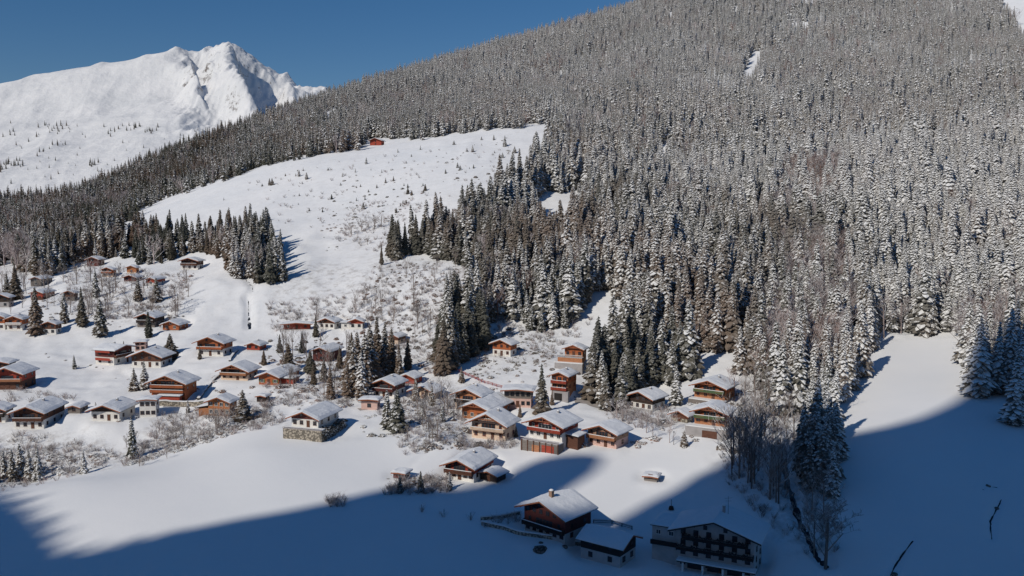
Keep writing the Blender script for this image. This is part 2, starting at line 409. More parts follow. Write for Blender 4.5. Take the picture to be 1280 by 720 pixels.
def balcony(root, x0, x1, z, dep, rail, snow=True, y=0.0, posts=0, hrail=1.0):
    b = MB(); b.box(x0, x1, y - dep, y - 0.002, z - 0.18, z); 
    n = max(2, int((x1 - x0) / 2.2))
    for i in range(n + 1):
        x = x0 + 0.08 + (x1 - x0 - 0.16) * i / n; b.box(x - 0.07, x + 0.07, y - dep + 0.02, y, z - 0.36, z - 0.183)
    o = link('balcony', b.mesh('balcony', [M['brown'] if rail not in ('black', 'dark') else M['black']]), root)
    r = MB(); yy = y - dep
    r.box(x0, x1, yy - 0.09, yy + 0.01, z + hrail - 0.1, z + hrail); r.box(x0, x1, yy - 0.05, yy - 0.002, z + 0.03, z + 0.12)
    nb = max(3, int((x1 - x0) / 0.30)); st = (x1 - x0) / nb
    for i in range(nb):
        r.box(x0 + st * i + 0.02, x0 + st * (i + 0.78), yy - 0.04, yy - 0.006, z + 0.12, z + hrail - 0.1)
    for xx in (x0, x1):
        r.box(xx - 0.04, xx + 0.04, yy, y - 0.01, z + 0.12, z + hrail)
    link('railing', r.mesh('railing', [M[rail]]), o)
    if snow:
        s = MB(); s.box(x0 - 0.03, x1 + 0.03, yy - 0.13, yy + 0.06, z + hrail + 0.002, z + hrail + 0.15)
        link('snow_strip', s.mesh('snow_strip', [M['snow']]), o)
    return o
def chimney(root, x, y, z0, z1, w=0.7, mat='whitep', cap=True):
    b = MB(); b.box(x - w/2, x + w/2, y - w/2, y + w/2, z0, z1); b.box(x - w*0.62, x + w*0.62, y - w*0.62, y + w*0.62, z1, z1 + 0.12)
    o = link('chimney', b.mesh('chimney', [M[mat]]), root)
    if cap:
        s = MB(); k = 8
        ring = lambda r, z: [(x + r * math.cos(2 * math.pi * i / k), y + r * math.sin(2 * math.pi * i / k), z) for i in range(k)]
        s.v += ring(w * 0.62, z1 + 0.125) + ring(w * 0.66, z1 + 0.3) + ring(w * 0.36, z1 + 0.5)
        for a in range(2):
            for i in range(k): s.face([a*k + i, a*k + (i+1) % k, a*k + k + (i+1) % k, a*k + k + i])
        s.face([2*k + i for i in range(k)]); s.face([i for i in range(k)][::-1])
        link('snow_cap', s.mesh('snow_cap', [M['snow']], True), o)
    return o

HOUSES = []; cnt_ = [0]
def place(xl, xr, yap, yb, xext, th, pod=0):
    cx = (xl + xr) / 2; F = hit(cx, yb + pod); D = F[1]
    az = math.atan((cx - 640) / FPX); mpp = math.hypot(F[0], F[1]) / FPX * math.cos(az)
    thr = R_(th)
    Wr = (xr - xl) * mpp / math.cos(thr)
    dep = math.atan((yb - 253) / FPX)
    Hr = (yb - yap) * mpp * (.93 if yb < 600 else .97)
    gz = F[2]; F = F.copy(); F[2] += pod * mpp / math.cos(dep)
    if th < 0: Lr = (xext - xr) * mpp / max(0.2, abs(math.sin(thr)))
    else: Lr = (xl - xext) * mpp / max(0.2, abs(math.sin(thr)))
    Lr = float(np.clip(Lr, 0.75 * Wr, 2.0 * Wr))
    return F, -az + thr, Wr, Hr, Lr
def chalet(name, label, xl, xr, yap, yb, xext, th=-28, lower='white', upper='brown', split=0.45, balc=(), rail=None, pitch=21, frame='whitep',
           shut=None, chim=1, cat='chalet', group=None, cols=None, trimm='trim', Lr=None, truss=False, found='grey', snow=0.52, chh=.75, mull=1, pod=0):
    F, rz, Wr, Hr, L0 = place(xl, xr, yap, yb, xext, th, pod)
    Lr = Lr * Wr if Lr else L0
    k = Wr / 14.0
    ov = min(1.7, 0.10 * Wr); fo = min(2.0, 0.14 * Wr); cnt_[0] += 1
    if frame == 'whitep' and cnt_[0] % 5 not in (0,): frame = ('brown', 'black', 'brown', 'trim')[cnt_[0] % 4]
    chim = chim and cnt_[0] % 3 != 0
    W = Wr - 2 * ov; tp = math.tan(R_(pitch)); Ln = max(3.0, Lr - fo - 0.8)
    rise = Wr / 2 * tp
    if Hr - rise < 2.2: tp = max(0.08, (Hr - 2.2) / (Wr / 2)); rise = Wr / 2 * tp
    he = Hr - W / 2 * tp           # wall height at the side walls
    root = link(name, None, None, tuple(F), (0, 0, rz)); root.empty_display_size = 1
    tag(root, label, cat, group)
    zs = Hr * split if split > 0 else 0
    zs = min(zs, he - 0.3) if split < 0.99 else he
    nfl = max(1, int(round(he / 2.7)))
    fh = he / nfl
    if zs > 0 and nfl > 1: zs = max(fh, math.floor(zs / fh + .25) * fh) if zs < he - 0.4 else he
    zs = min(zs, he) 
    # foundation + lower storey
    if zs > 0.05:
        b = MB(); b.box(-W/2, W/2, 0, Ln, -6.0, zs); link('plaster_wall' if lower in ('white','cream','pink','grey','oldwall') else 'lower_wall', b.mesh('wall', [M[lower]]), root)
        e = 0.05
    else:
        b = MB(); b.box(-W/2 + .02, W/2 - .02, 0.02, Ln - .02, -6.0, 0.25); link('foundation', b.mesh('foundation', [M[found]]), root); zs = 0.25; e = 0.05
    b = MB(); b.prism([(-W/2 - e, zs), (W/2 + e, zs), (W/2 + e, he - e * tp - 0.24), (0, Hr - 0.24), (-W/2 - e, he - e * tp - 0.24)], -e, Ln + e)
    link('timber_wall' if upper not in ('white','cream','pink','grey','oldwall') else 'upper_wall', b.mesh('wall', [M[upper]]), root)
    # roof
    y0, y1 = -fo, Ln + 0.8; Wh = Wr / 2
    b = MB()
    for s in (-1, 1):
        q = [(0, Hr - 0.22), (s * Wh, Hr - Wh * tp - 0.22), (s * Wh, Hr - Wh * tp), (0, Hr)]
        if s < 0: q = q[::-1]
        b.prism(q, y0, y1)
    rf = link('roof', b.mesh('roof', [M['dark']]), root)
    b = MB(); tt = 0.34
    for s in (-1, 1):
        q = [(0, Hr - tt), (s * (Wh + .05), Hr - Wh * tp - tt), (s * (Wh + .05), Hr - Wh * tp + .02), (0, Hr + .02)]
        if s < 0: q = q[::-1]
        b.prism(q, y0 - 0.12, y0 - 0.003)
    link('bargeboard', b.mesh('bargeboard', [M[trimm]]), rf)
    sn = roof_snow_mesh(Wh, y0, y1, Hr, tp, snow, abs(hash((xl, yb))) % 97)
    link('snow_cover', sn.mesh('snow_cover', [M['roofsnow']], False), rf)
    # purlin ends
    if xr - xl > 44:
        for x in (-W/2 + .1, -W/4, 0, W/4, W/2 - .1):
            z = Hr - abs(x) * tp - 0.24
            b = MB(); b.box(x - 0.1, x + 0.1, y0 + 0.1, -e - 0.002, z - 0.24, z - 0.01)
            link('roof_beam', b.mesh('roof_beam', [M['dark']]), root)
    small = (xr - xl) < 26
    ww = 1.05 if not small else 1.2; wh = 1.15
    nc = cols or max(1, int(W / 3.0))
    for i in range(nfl):
        hasb = i in balc
        if hasb and i < nfl and not small:
            gw = W * .40; window(root, 0, i * fh + .1, gw, 2.0, frame, 1, 'front', y=(-e if i * fh >= zs - .2 else 0), mull=max(2, int(gw / 1.2)))  # wide dark glazing added to paint in the shaded recess behind the balcony
            for s_ in (-1, 1): window(root, s_ * W * .36, i * fh + 1.0, .85, 1.0, frame, 1, 'front', y=(-e if i * fh >= zs - .2 else 0), mull=0)
            continue
        for c in range(nc):
            x = -W/2 + W * (c + 0.5) / nc
            yy = -e if i * fh >= zs - 0.2 else 0
            if hasb and nc > 1 and (c % 2 == 1 or nc < 4):
                window(root, x, i * fh + 0.12, ww * 1.15, 1.95, frame, 1, 'front', y=yy, mull=mull)
            elif i == 0 and c == nc // 2 and not small:
                d = MB(); d.box(-0.55, 0.55, -0.08, 0.0, 0, 2.05); d.box(-0.65, 0.65, -0.05, 0.0, 2.05, 2.15); dd = link('door', d.mesh('door', [M['brown']]), root, (x, -0.01 + yy, 0.1))
                hm = MB(); hm.box(0.38, 0.44, -0.14, -0.081, 0.95, 1.1); link('handle', hm.mesh('handle', [M['metal']]), dd)
            else:
                window(root, x, i * fh + 0.95, ww, wh, frame, 1, 'front', shut=shut, y=yy, mull=mull)
    if rise > 1.7:
        for x in ((0,) if W < 9 else (-W * 0.13, W * 0.13)):
            window(root, x, he + 0.05 if rise < 2.6 else he + 0.25, 0.8, 0.85, frame, 1, 'front', y=-e, mull=0 if small else 1)
    ns = max(1, int(Ln / 3.8))
    for fc in (('right',) if th < 0 else ('left',)):
        for i in range(nfl):
            for c in range(ns):
                Wf = W + (2 * e if i * fh >= zs - 0.2 else 0)
                window(root, Ln * (c + 0.5) / ns, i * fh + 0.95, 1.0, 1.1, frame, 1, fc, W=Wf, mull=mull)
    for i in balc:
        bz = i * fh if i < nfl else he + 0.15
        if i >= nfl: balcony(root, -W * 0.27, W * 0.27, bz, 1.0, rail or upper, y=-e)
        else: balcony(root, -W/2 + 0.1, W/2 - 0.1, max(bz, 0.3), 1.25, rail or upper, y=-e)
    if truss and rise > 1.5:
        b = MB(); yt = y0 + 0.15
        b.box(-W * 0.30, W * 0.30, yt, yt + 0.16, Hr - W * 0.30 * tp - 0.35, Hr - W * 0.30 * tp - 0.15)
        b.box(-0.09, 0.09, yt + 0.003, yt + 0.157, Hr - W * 0.30 * tp - 0.15, Hr - 0.36)
        for s in (-1, 1): b.tube((s * W * 0.05, yt + .08, Hr - W * 0.30 * tp - 0.15), (s * W * 0.16, yt + .08, Hr - W * 0.16 * tp - 0.36), 0.08, 0.08, 4)
        link('gable_truss', b.mesh('gable_truss', [M[trimm]]), root)
    if chim:
        cx = W * 0.12; cyy = Ln * 0.55
        zr = Hr - abs(cx) * tp; chimney(root, cx, cyy, zr - 0.5, zr + .55 + chh * .4, 0.6, 'grey')
    # levelled ground
    cth, sth = math.cos(rz), math.sin(rz)
    if pod:
        for yy in (Ln * 0.6, Ln - .5): PADS.append((F[0] - sth * yy, F[1] + cth * yy, F[2] - 0.05, W * 0.3, W * 0.5 + 1.5))
    else:
        for yy in (0.5, Ln * 0.5, Ln - 1): PADS.append((F[0] - sth * yy, F[1] + cth * yy, F[2] - 0.05, W * 0.5, W * 0.5 + 4.0))
    info = dict(root=root, W=W, L=Ln, H=Hr, he=he, tp=tp, F=F, rz=rz, e=e, fh=fh, mpp=math.hypot(F[0], F[1]) / FPX, Wr=Wr, fo=fo, rf=rf)
    HOUSES.append((F[0] - sth * Ln/2, F[1] + cth * Ln/2, max(W, Ln) * 0.6 + 1.5)); return info

def annex(h, x0, x1, y0, y1, z1, wallm, slope=0.0, door=False, nm='annex', z0=-3.0, ov=0.5, wins=0, roofm='dark'):
    """lean-to or garage attached to a house (a part of it)"""
    b = MB(); b.box(x0, x1, y0, y1, z0, z1)
    o = link(nm, b.mesh(nm, [M[wallm]]), h['root'])
    b = MB(); dz = slope
    b.hexa([(x0-ov, y0-ov, z1+.002), (x1+ov, y0-ov, z1-dz+.002), (x1+ov, y1+ov, z1-dz+.002), (x0-ov, y1+ov, z1+.002),
            (x0-ov, y0-ov, z1+.2), (x1+ov, y0-ov, z1-dz+.2), (x1+ov, y1+ov, z1-dz+.2), (x0-ov, y1+ov, z1+.2)])
    r = link('annex_roof', b.mesh('annex_roof', [M[roofm]]), o)
    b = MB(); nx, ny = 8, 8; X, Y = np.meshgrid(np.linspace(x0-ov-.06, x1+ov+.06, nx+1), np.linspace(y0-ov-.06, y1+ov+.06, ny+1))
    tt = (X - X.min()) / (X.max() - X.min()); zb = z1 + .21 - dz * tt
    ee = np.minimum(np.minimum(X - X.min(), X.max() - X), np.minimum(Y - Y.min(), Y.max() - Y))
    Z = zb + 0.42 * (0.6 + 0.4 * np.clip(ee / .5, 0, 1)) + 0.08 * fbm(X / 2, Y / 2, 2, 4)
    k = b.add(np.stack([X.ravel(), Y.ravel(), Z.ravel()], 1)); k2 = b.add(np.stack([X.ravel(), Y.ravel(), zb.ravel()], 1)); w = nx + 1
    for j in range(ny):
        for i in range(nx):
            a = j*w+i; b.face([k+a, k+a+1, k+a+1+w, k+a+w])
    for i in range(nx):
        b.face([k2+i, k2+i+1, k+i+1, k+i]); a = ny*w+i; b.face([k+a, k+a+1, k2+a+1, k2+a])
    for j in range(ny):
        a = j*w; b.face([k+a, k+a+w, k2+a+w, k2+a]); a = j*w+nx; b.face([k2+a, k2+a+w, k+a+w, k+a])
    link('snow_cover', b.mesh('snow_cover', [M['roofsnow']]), o)
    for i in range(wins):
        x = x0 + (x1 - x0) * (i + .5) / wins
        fm, pm, _ = window_mesh(1.0, 1.0, 'whitep', (1, None), 1); link('window', fm, o, (x, y0 - .035, max(0.9, z1 - 1.9)))
        link('window_pane', pm, h['root'], (x, y0 - .036, max(0.9, z1 - 1.9)))
    if door:
        d = MB(); xm = (x0 + x1) / 2; ww = min(2.6, (x1 - x0) * .7)
        d.box(xm - ww/2, xm + ww/2, y0 - .06, y0 - .003, 0.05, min(2.2, z1 - .3))
        link('garage_door', d.mesh('garage_door', [M[door]]), h['root'])
    return o
def terrace(h, x0, x1, y0, z, wallm, rail='black', depth=4.0, y1=-0.003, railh=1.0, snow=True):
    b = MB(); b.box(x0, x1, y0, y1, -4.0, z); o = link('terrace', b.mesh('terrace', [M[wallm]]), h['root'])
    s = MB(); s.box(x0 + .1, x1 - .1, y0 + .1, y1, z + .003, z + .28); link('snow_cover', s.mesh('snow_cover', [M['snow']]), o)
    if rail:
        r = MB(); nb = max(4, int((x1 - x0) / .35)); st = (x1 - x0) / nb
        r.box(x0, x1, y0 - .04, y0 + .04, z + railh - .08, z + railh)
        for i in range(nb + 1): r.box(x0 + st*i - .04, x0 + st*i + .04, y0 - .025, y0 + .025, z + .003, z + railh - .08)
        link('railing', r.mesh('railing', [M[rail]]), o)
        if snow:
            q = MB(); q.box(x0 - .04, x1 + .04, y0 - .1, y0 + .1, z + railh + .003, z + railh + .14); link('snow_strip', q.mesh('snow_strip', [M['snow']]), o)
    return o

# ---- upper left hamlet
chalet('barn', 'dark red barn under thick roof snow, highest building of the upper left hamlet', 108, 124, 320, 333, 133, lower='darkred', upper='darkred', split=0, chim=0, cat='barn', cols=1)
chalet('chalet', 'small brown chalet with pale base, left of the tiny orange gable below the spruces', 127, 142, 333, 346, 147, lower='cream', upper='orange', split=.4, balc=(1,), chim=0)
chalet('chalet', 'tiny bright orange gable house at the edge of the spruces, right of a brown one', 158, 171, 331, 342, 175, lower='cream', upper='bright', split=.2, chim=0)
chalet('hut', 'low dark brown hut just in front of the tiny bright orange gable house', 154, 171, 343, 352, 181, lower='darkred', upper='darkred', split=0, chim=0, cat='hut')
chalet('chalet', 'red and white hillside chalet with a long grey snowy side roof', 182, 195, 346, 357, 212, lower='white', upper='red', split=.35, chim=0)
chalet('chalet', 'lone wide brown chalet with white base on the slope left of the spruce wedge', 225, 249, 321, 337, 258, lower='white', upper='brown', split=.35, balc=(1,), pitch=16)
chalet('chalet', 'small red gabled chalet with a long snowy roof stretching right, behind the left spruces', 38, 54, 362, 375, 78, lower='brown', upper='red', split=.3, chim=0, Lr=1.9)
chalet('chalet', 'small dark brown gable house at the right end of the upper left row', 79, 94, 362, 376, 97, lower='greyw', upper='brown', split=.3, chim=0)
chalet('house', 'dark low house at the left edge under a broad snow roof, upper row', -8, 12, 366, 384, 20, lower='grey', upper='dark', split=.4, chim=0, cat='house')
chalet('cabin', 'faded grey cabin half hidden behind spruces above the upper left row', 38, 52, 345, 358, 70, lower='greyw', upper='greyw', split=0, chim=0, cat='cabin')
chalet('chalet', 'chalet with orange gable, white ground floor and balcony at the left edge, middle height', 8, 29, 393, 413, 39, lower='white', upper='orange', split=.5, balc=(1,), rail='white')
chalet('chalet', 'narrow orange and white chalet cut by the left edge, middle height', -12, 7, 391, 412, 9, lower='white', upper='orange', split=.5, chim=0)
chalet('chalet', 'small brown and white chalet standing right beside a tall dark spruce on the left', 53, 71, 400, 418, 80, lower='white', upper='brown', split=.5)
chalet('chalet', 'dark brown chalet with wide snow roof half hidden by a slim spruce', 170, 195, 390, 409, 210, lower='greyw', upper='dark', split=.4, balc=(1,))
chalet('chalet', 'low red brown chalet with broad hipped snow roof on the open slope', 202, 225, 400, 413, 239, lower='darkred', upper='orange', split=0, chim=0)
h = chalet('chalet', 'orange brown chalet with white base beside a deep blue shadow, right of a snowy spruce', 244, 282, 418, 445, 298, lower='white', upper='orange', split=.35, balc=(1,), rail='orange', cols=3)
h = chalet('chalet', 'big dark red chalet seen side-on with flat snowy roof and two balconies', 141, 167, 429, 454, 114, th=48, lower='white', upper='darkred', split=.3, pitch=13, cols=2, balc=(1,), rail='brown')
for i in (0, 1):
    b = MB(); z = 0.9 + i * h['fh'] + 1.2; X0 = -h['W']/2
    b.box(X0 - 1.2, X0 - .003, 1, h['L'] - 1, z - .15, z); b.box(X0 - 1.25, X0 - 1.15, 1, h['L'] - 1, z, z + .95)
    link('side_balcony', b.mesh('side_balcony', [M['red']]), h['root'])
chalet('house', 'small flat-roofed pinkish cube house peeking out behind the white based chalet', 168, 183, 426, 439, 187, th=-12, lower='pink', upper='pink', split=.9, pitch=4, chim=0, cat='house', cols=2)
chalet('chalet', 'chalet with long white ground floor and plain dark brown gable, above the conifer bush', 162, 204, 435, 459, 222, lower='white', upper='brown', split=.5, cols=4, frame='brown')
chalet('house', 'dark flat house with snow roof at the left edge above the red gabled chalet', -18, 12, 449, 462, 22, lower='dark', upper='dark', split=0, pitch=12, chim=0, cat='house')
chalet('chalet', 'red gabled chalet with balconies at the left edge, fringed by snow banks', -10, 30, 456, 487, 50, lower='brown', upper='red', split=.4, balc=(1,), rail='light')
chalet('hut', 'small bright red hut with snow roof above the long snowy terrace', 307, 326, 427, 438, 337, lower='red', upper='red', split=0, chim=1, cat='hut', cols=2)
h = chalet('chalet', 'large orange brown chalet with two long balconies above a garage, left of the retaining wall', 186, 235, 466, 491, 254, pod=10, lower='orange', upper='bright', split=.4, balc=(0, 1), rail='orange', cols=5, truss=True)
annex(h, -2.5, 6.0, -3.2, -1.45, -.6, 'red', z0=-5, ov=.3)
chalet('chalet', 'pale orange chalet with balcony and shutters, fir branches in front', 273, 313, 453, 475, 330, lower='cream', upper='light', split=.35, balc=(1,), rail='light', cols=4, truss=True)
h = chalet('chalet', 'tall bright orange chalet with narrow gable and snow roof, beside a round snowy fir', 258, 290, 493, 520, 297, lower='tan', upper='bright', split=.45, cols=4, chim=0)
annex(h, -h['W']/2 - 4.2, -h['W']/2 - .01, 1, 5, 2.4, 'light', slope=-1.0)
h = chalet('chalet', 'white chalet with dark brown gable and front balcony on the bank above the left gully', 16, 57, 504, 536, 87, lower='white', upper='brown', split=.55, balc=(1,), rail='brown', cols=4)
chalet('house', 'grey and white house cut by the left edge beside the brown gabled white chalet', -22, 8, 504, 528, 21, lower='white', upper='greyw', split=.6, balc=(1,), rail='black', chim=0, cat='house')
chalet('garage', 'low snowed-in garage between the brown gabled and the black gabled white houses', 84, 101, 505, 517, 113, lower='greyw', upper='greyw', split=0, chim=0, cat='garage', cols=1)
chalet('house', 'long low white house with black gable facing the gully', 112, 152, 503, 526, 176, lower='white', upper='dark', split=.55, cols=4, pitch=20, frame='brown', cat='house')
chalet('house', 'white box house with flat snow cap at the end of the retaining wall', 173, 197, 496, 521, 203, th=-15, lower='white', upper='white', split=.9, pitch=6, chim=0, cat='house', cols=3, frame='brown')

# ---- middle
h = chalet('shed', 'long low red boarded shed on the ledge below the leafless wood', 351, 391, 402, 412, 399, th=-8, lower='red', upper='red', split=0, pitch=5, chim=0, cat='shed', Lr=.3, cols=3)
chalet('chalet', 'white based dark gabled chalet, left of a matching pair on the ledge', 397, 420, 396, 411, 431, lower='white', upper='brown', split=.5, cols=3)
h = chalet('chalet', 'white chalet with red gable, right of the pair on the ledge', 435, 455, 397, 411, 459, th=-14, lower='white', upper='red', split=.5, cols=2, chim=0)
annex(h, -h['W']/2 - 4, -h['W']/2 - .01, .5, 5, 2.6, 'white', wins=1)
chalet('chalet', 'plum brown chalet with plain boarded gable behind leafless trees and firs', 389, 414, 432, 452, 433, lower='darkred', upper='darkred', split=0, cols=1, chim=0)
h = chalet('chalet', 'reddish brown chalet with green shutters under a wide snow roof, behind snowy bushes', 321, 351, 463, 481, 381, lower='orange', upper='orange', split=.3, shut='green', cols=3)
annex(h, h['W']/2 + .02, h['W']/2 + 5, 2, 7, 2.3, 'red')
h = chalet('chalet', 'white chalet with dark red gable on a stone terrace, alone beside the big snowfield', 361, 402, 511, 534, 432, th=-30, pod=13, lower='white', upper='darkred', split=.5, cols=4, pitch=22, frame='brown', Lr=1.35)
terrace(h, -h['W']/2 - 1.6, h['W']/2 + 2.5, -2.6, -.15, 'stone', 'brown', railh=.6)
b = MB(); q = h['W']/2; r_ = random.Random(4)
b.box(q + .5, q + 2.3, -2.2, h['L'] + .5, -5, -1.2, 0)
for i in range(1500):
    y_ = r_.uniform(-2.6, h['L'] + 1); top = -.5 + .5 * math.sin(y_ * .7); z_ = r_.uniform(-3.6, top); c_ = Vector((q + 2.5 + r_.uniform(-.35, .45) if r_.random() < .6 else q + r_.uniform(.3, 2.6), y_, z_ if r_.random() < .6 else top + r_.uniform(-.2, .2)))
    n_ = Vector((r_.uniform(.2, 1), r_.uniform(-1, 1), r_.uniform(-.2, 1))).normalized(); u = n_.orthogonal().normalized(); v = n_.cross(u); s1 = r_.uniform(.15, .35)
    k_ = b.add([c_ + u * s1, c_ + v * s1, c_ - u * s1, c_ - v * s1]); b.face([k_, k_+1, k_+2, k_+3], 0, r_.random() * 1.3)
link('hedge', b.mesh('hedge', [M['needle']], attr=True), h['root'])
chalet('cottage', 'small pale cottage on the brushy bank right of the tall dark firs', 484, 499, 417, 430, 511, lower='cream', upper='brown', split=.4, chim=0, cat='cottage', cols=1)
h = chalet('chalet', 'dark red gabled chalet with white lower floor behind a pair of snowy spruces', 464, 496, 471, 497, 514, lower='white', upper='darkred', split=.5, balc=(1,), cols=3)
chalet('chalet', 'red roof-edged chalet just behind and right of the dark red gabled one', 498, 520, 466, 480, 533, lower='darkred', upper='red', split=0, chim=0, cols=1)
chalet('chalet', 'beige chalet with low snowy roof among leafless bushes in the village centre', 511, 546, 480, 498, 561, lower='cream', upper='tan', split=.5, cols=3, chim=1)
chalet('garage', 'flat roofed garage with red brown fascia by the village lane', 449, 474, 497, 512, 480, th=-18, lower='pink', upper='darkred', split=.75, pitch=4, chim=0, cat='garage', cols=1)
chalet('hut', 'dark little hut tucked behind the round snowy fir', 320, 333, 493, 503, 339, lower='dark', upper='dark', split=0, chim=0, cat='hut', cols=1)
h = chalet('chalet', 'cream and brown chalet with dark railed balcony, leftmost of the dense centre group', 565, 605, 482, 513, 622, lower='cream', upper='light', split=.4, balc=(1,), rail='black', cols=4)
h = chalet('house', 'wide modern house with nearly flat snow roof, dark window band and red ground floor', 626, 668, 483, 509, 672, th=-8, lower='pink', upper='greyw', split=.4, pitch=5, cat='house', cols=5, Lr=.75, chim=0, frame='black')
chalet('chalet', 'orange brown chalet tucked behind the large cream one, only its upper gable showing', 573, 616, 500, 524, 650, lower='light', upper='orange', split=.3, balc=(1,), cols=4, truss=True)
h = chalet('chalet', 'large cream chalet with timber truss gable and wide balcony at the front of the village', 584, 637, 512, 549, 655, th=-26, lower='cream', upper='light', split=.62, balc=(1, 2), rail='cream', cols=4, truss=True, pitch=26, frame='orange')
chalet('chalet', 'chalet with orange upper floor and white base alone on the slope below the forest', 613, 641, 422, 445, 651, lower='white', upper='orange', split=.45, cols=3)
h = chalet('chalet', 'top stepped chalet with orange gable above white terraces, next to the dark spruces', 703, 731, 429, 446, 737, th=-18, pod=13, lower='light', upper='orange', split=.3, cols=3, balc=(1,), rail='orange', chim=0)
terrace(h, -h['W']/2 - 2.2, h['W']/2 + .5, -2.2, -.1, 'light', 'black'); 
b = MB(); b.box(-h['W']/2 - 3.0, h['W']/2 + 1.0, -3.6, -2.21, -6.5, -2.0); t2 = link('lower_terrace', b.mesh('lower_terrace', [M['grey']]), h['root'])
b = MB(); b.box(-h['W']/2 - 3.1, h['W']/2 + 1.1, -3.7, -2.22, -1.997, -1.7); link('snow_cover', b.mesh('snow_cover', [M['snow']]), t2)
h = chalet('chalet', 'orange red chalet with three stacked balconies over a grey garage, below the stepped chalet', 687, 712, 462, 488, 726, th=-24, pod=11, lower='light', upper='orange', split=.2, cols=3, balc=(0, 1), rail='red', frame='orange')
b = MB(); b.box(-h['W']/2 + 1, h['W']/2 + .8, -1.5, -.06, -3.6, .0); g = link('garage_base', b.mesh('garage_base', [M['grey']]), h['root'])
b = MB(); b.box(-1.4, 1.6, -1.58, -1.503, -3.2, -.7); link('garage_door', b.mesh('garage_door', [M['black']]), h['root'])
h = chalet('chalet', 'broad red brown chalet with long snowy terrace railings, right of the large cream one', 655, 708, 516, 549, 735, th=-30, pod=11, lower='white', upper='red', split=.4, cols=5, balc=(1,), rail='red', truss=True, pitch=20)
W_ = h['W']; terrace(h, -W_/2 - 1.0, W_/2 + .6, -3.2, -.35, 'greyw', 'brown')
for k_ in range(7):
    b = MB(); x_ = -W_/2 - .6 + k_ * (W_ + 1.0) / 6; b.box(x_ - .12, x_ + .12, -3.42, -3.205, -5, -.02); link('post', b.mesh('post', [M['brown']]), h['root'])
b = MB(); b.box(-W_/2 + 3, -.3, -3.26, -3.202, -3.4, -1.3); link('lattice', b.mesh('lattice', [M['light']]), h['root'])
b = MB(); b.box(.6, W_/2 - 1, -3.26, -3.202, -3.4, -.9); link('door', b.mesh('door', [M['red']]), h['root'])
annex(h, h['W']/2 + .1, h['W']/2 + 4.0, 2.5, 7, 1.9, 'brown', slope=.4)
h = chalet('chalet', 'pink plastered chalet with rounded wooden balcony at the right front of the village', 730, 775, 527, 558, 796, th=-30, lower='pink', upper='tan', split=.55, cols=4, balc=(1,), rail='light', pitch=20)
h = chalet('chalet', 'white chalet with black brown gable and dark railed balcony below the forest edge', 782, 819, 486, 512, 840, th=-32, lower='white', upper='dark', split=.45, cols=4, balc=(), pitch=21)
terrace(h, -h['W']/2 - .6, h['W']/2 + .6, -1.5, -.0, 'brown', 'black', railh=.9)
h = chalet('chalet', 'upper of two new orange glass-fronted chalets on the right, close under the forest', 863, 910, 472, 499, 927, th=-22, pod=4, lower='light', upper='orange', split=.3, cols=4, balc=(1,), rail='green', truss=True, pitch=19, frame='bright', chim=1)
terrace(h, -h['W']/2 - 1, h['W']/2 + 1, -3, .0, 'greyw', None)
h = chalet('chalet', 'lower of two new orange glass-fronted chalets, on a pale terrace over its garage', 863, 911, 504, 532, 923, th=-16, pod=11, lower='light', upper='orange', split=.3, cols=4, balc=(1,), rail='green', truss=True, pitch=19, frame='bright')
terrace(h, -h['W']/2 - 2, h['W']/2 + 1.2, -3.2, -.1, 'grey', None)
b = MB(); b.box(-1.5, 3.2, -3.28, -3.203, -3.2, -.9); link('garage_door', b.mesh('garage_door', [M['brown']]), h['root'])
chalet('barn', 'small brown stone barn with lopsided snow roof, left of the lower orange chalet', 836, 862, 511, 527, 868, lower='stone', upper='brown', split=.3, cols=1, chim=0, cat='barn', pitch=26)

# ---- foreground
h = chalet('chalet', 'bright red chalet with white ground floor at the edge of the mountain shadow', 552, 597, 571, 600, 629, th=-28, lower='white', upper='red', split=.4, cols=5, balc=(1,), rail='brown', pitch=22)
chalet('shed', 'open dark shed with broad snow roof attached in front of the bright red chalet', 598, 624, 587, 602, 640, th=-35, lower='dark', upper='dark', split=0, cols=1, chim=0, cat='shed', pitch=17)
chalet('hut', 'little snow capped wooden garden hut left of the bright red chalet', 490, 508, 589, 599, 512, lower='brown', upper='darkred', split=0, cols=1, chim=0, cat='hut')
h = chalet('hay_shed', 'tiny grey hay shed alone on the sunlit strip of the lower field', 803, 823, 594, 602, 827, th=-14, lower='greyw', upper='greyw', split=0, cols=1, chim=0, cat='shed', pitch=6, Lr=.8)
h = chalet('farmhouse', 'large old dark red farmhouse with white ground floor and capped chimney, half in shade', 648, 713, 620, 671, 746, th=-40, lower='oldwall', upper='darkred', split=.30, cols=6, balc=(1,), rail='dark', pitch=21, frame='brown', chim=0, Lr=.8, snow=.5, cat='farmhouse')
FARM = h
chimney(h['root'], .4, 2.2, h['H'] - .6, h['H'] + 1.7, .95, 'tan')
h = chalet('house', 'small white house with dark eaves and bare snow roof between farmhouse and hotel', 772, 797, 664, 703, 749, th=62, lower='oldwall', upper='black', split=.42, cols=2, pitch=23, chim=0, cat='house', found='black', frame='black', Lr=1.3)
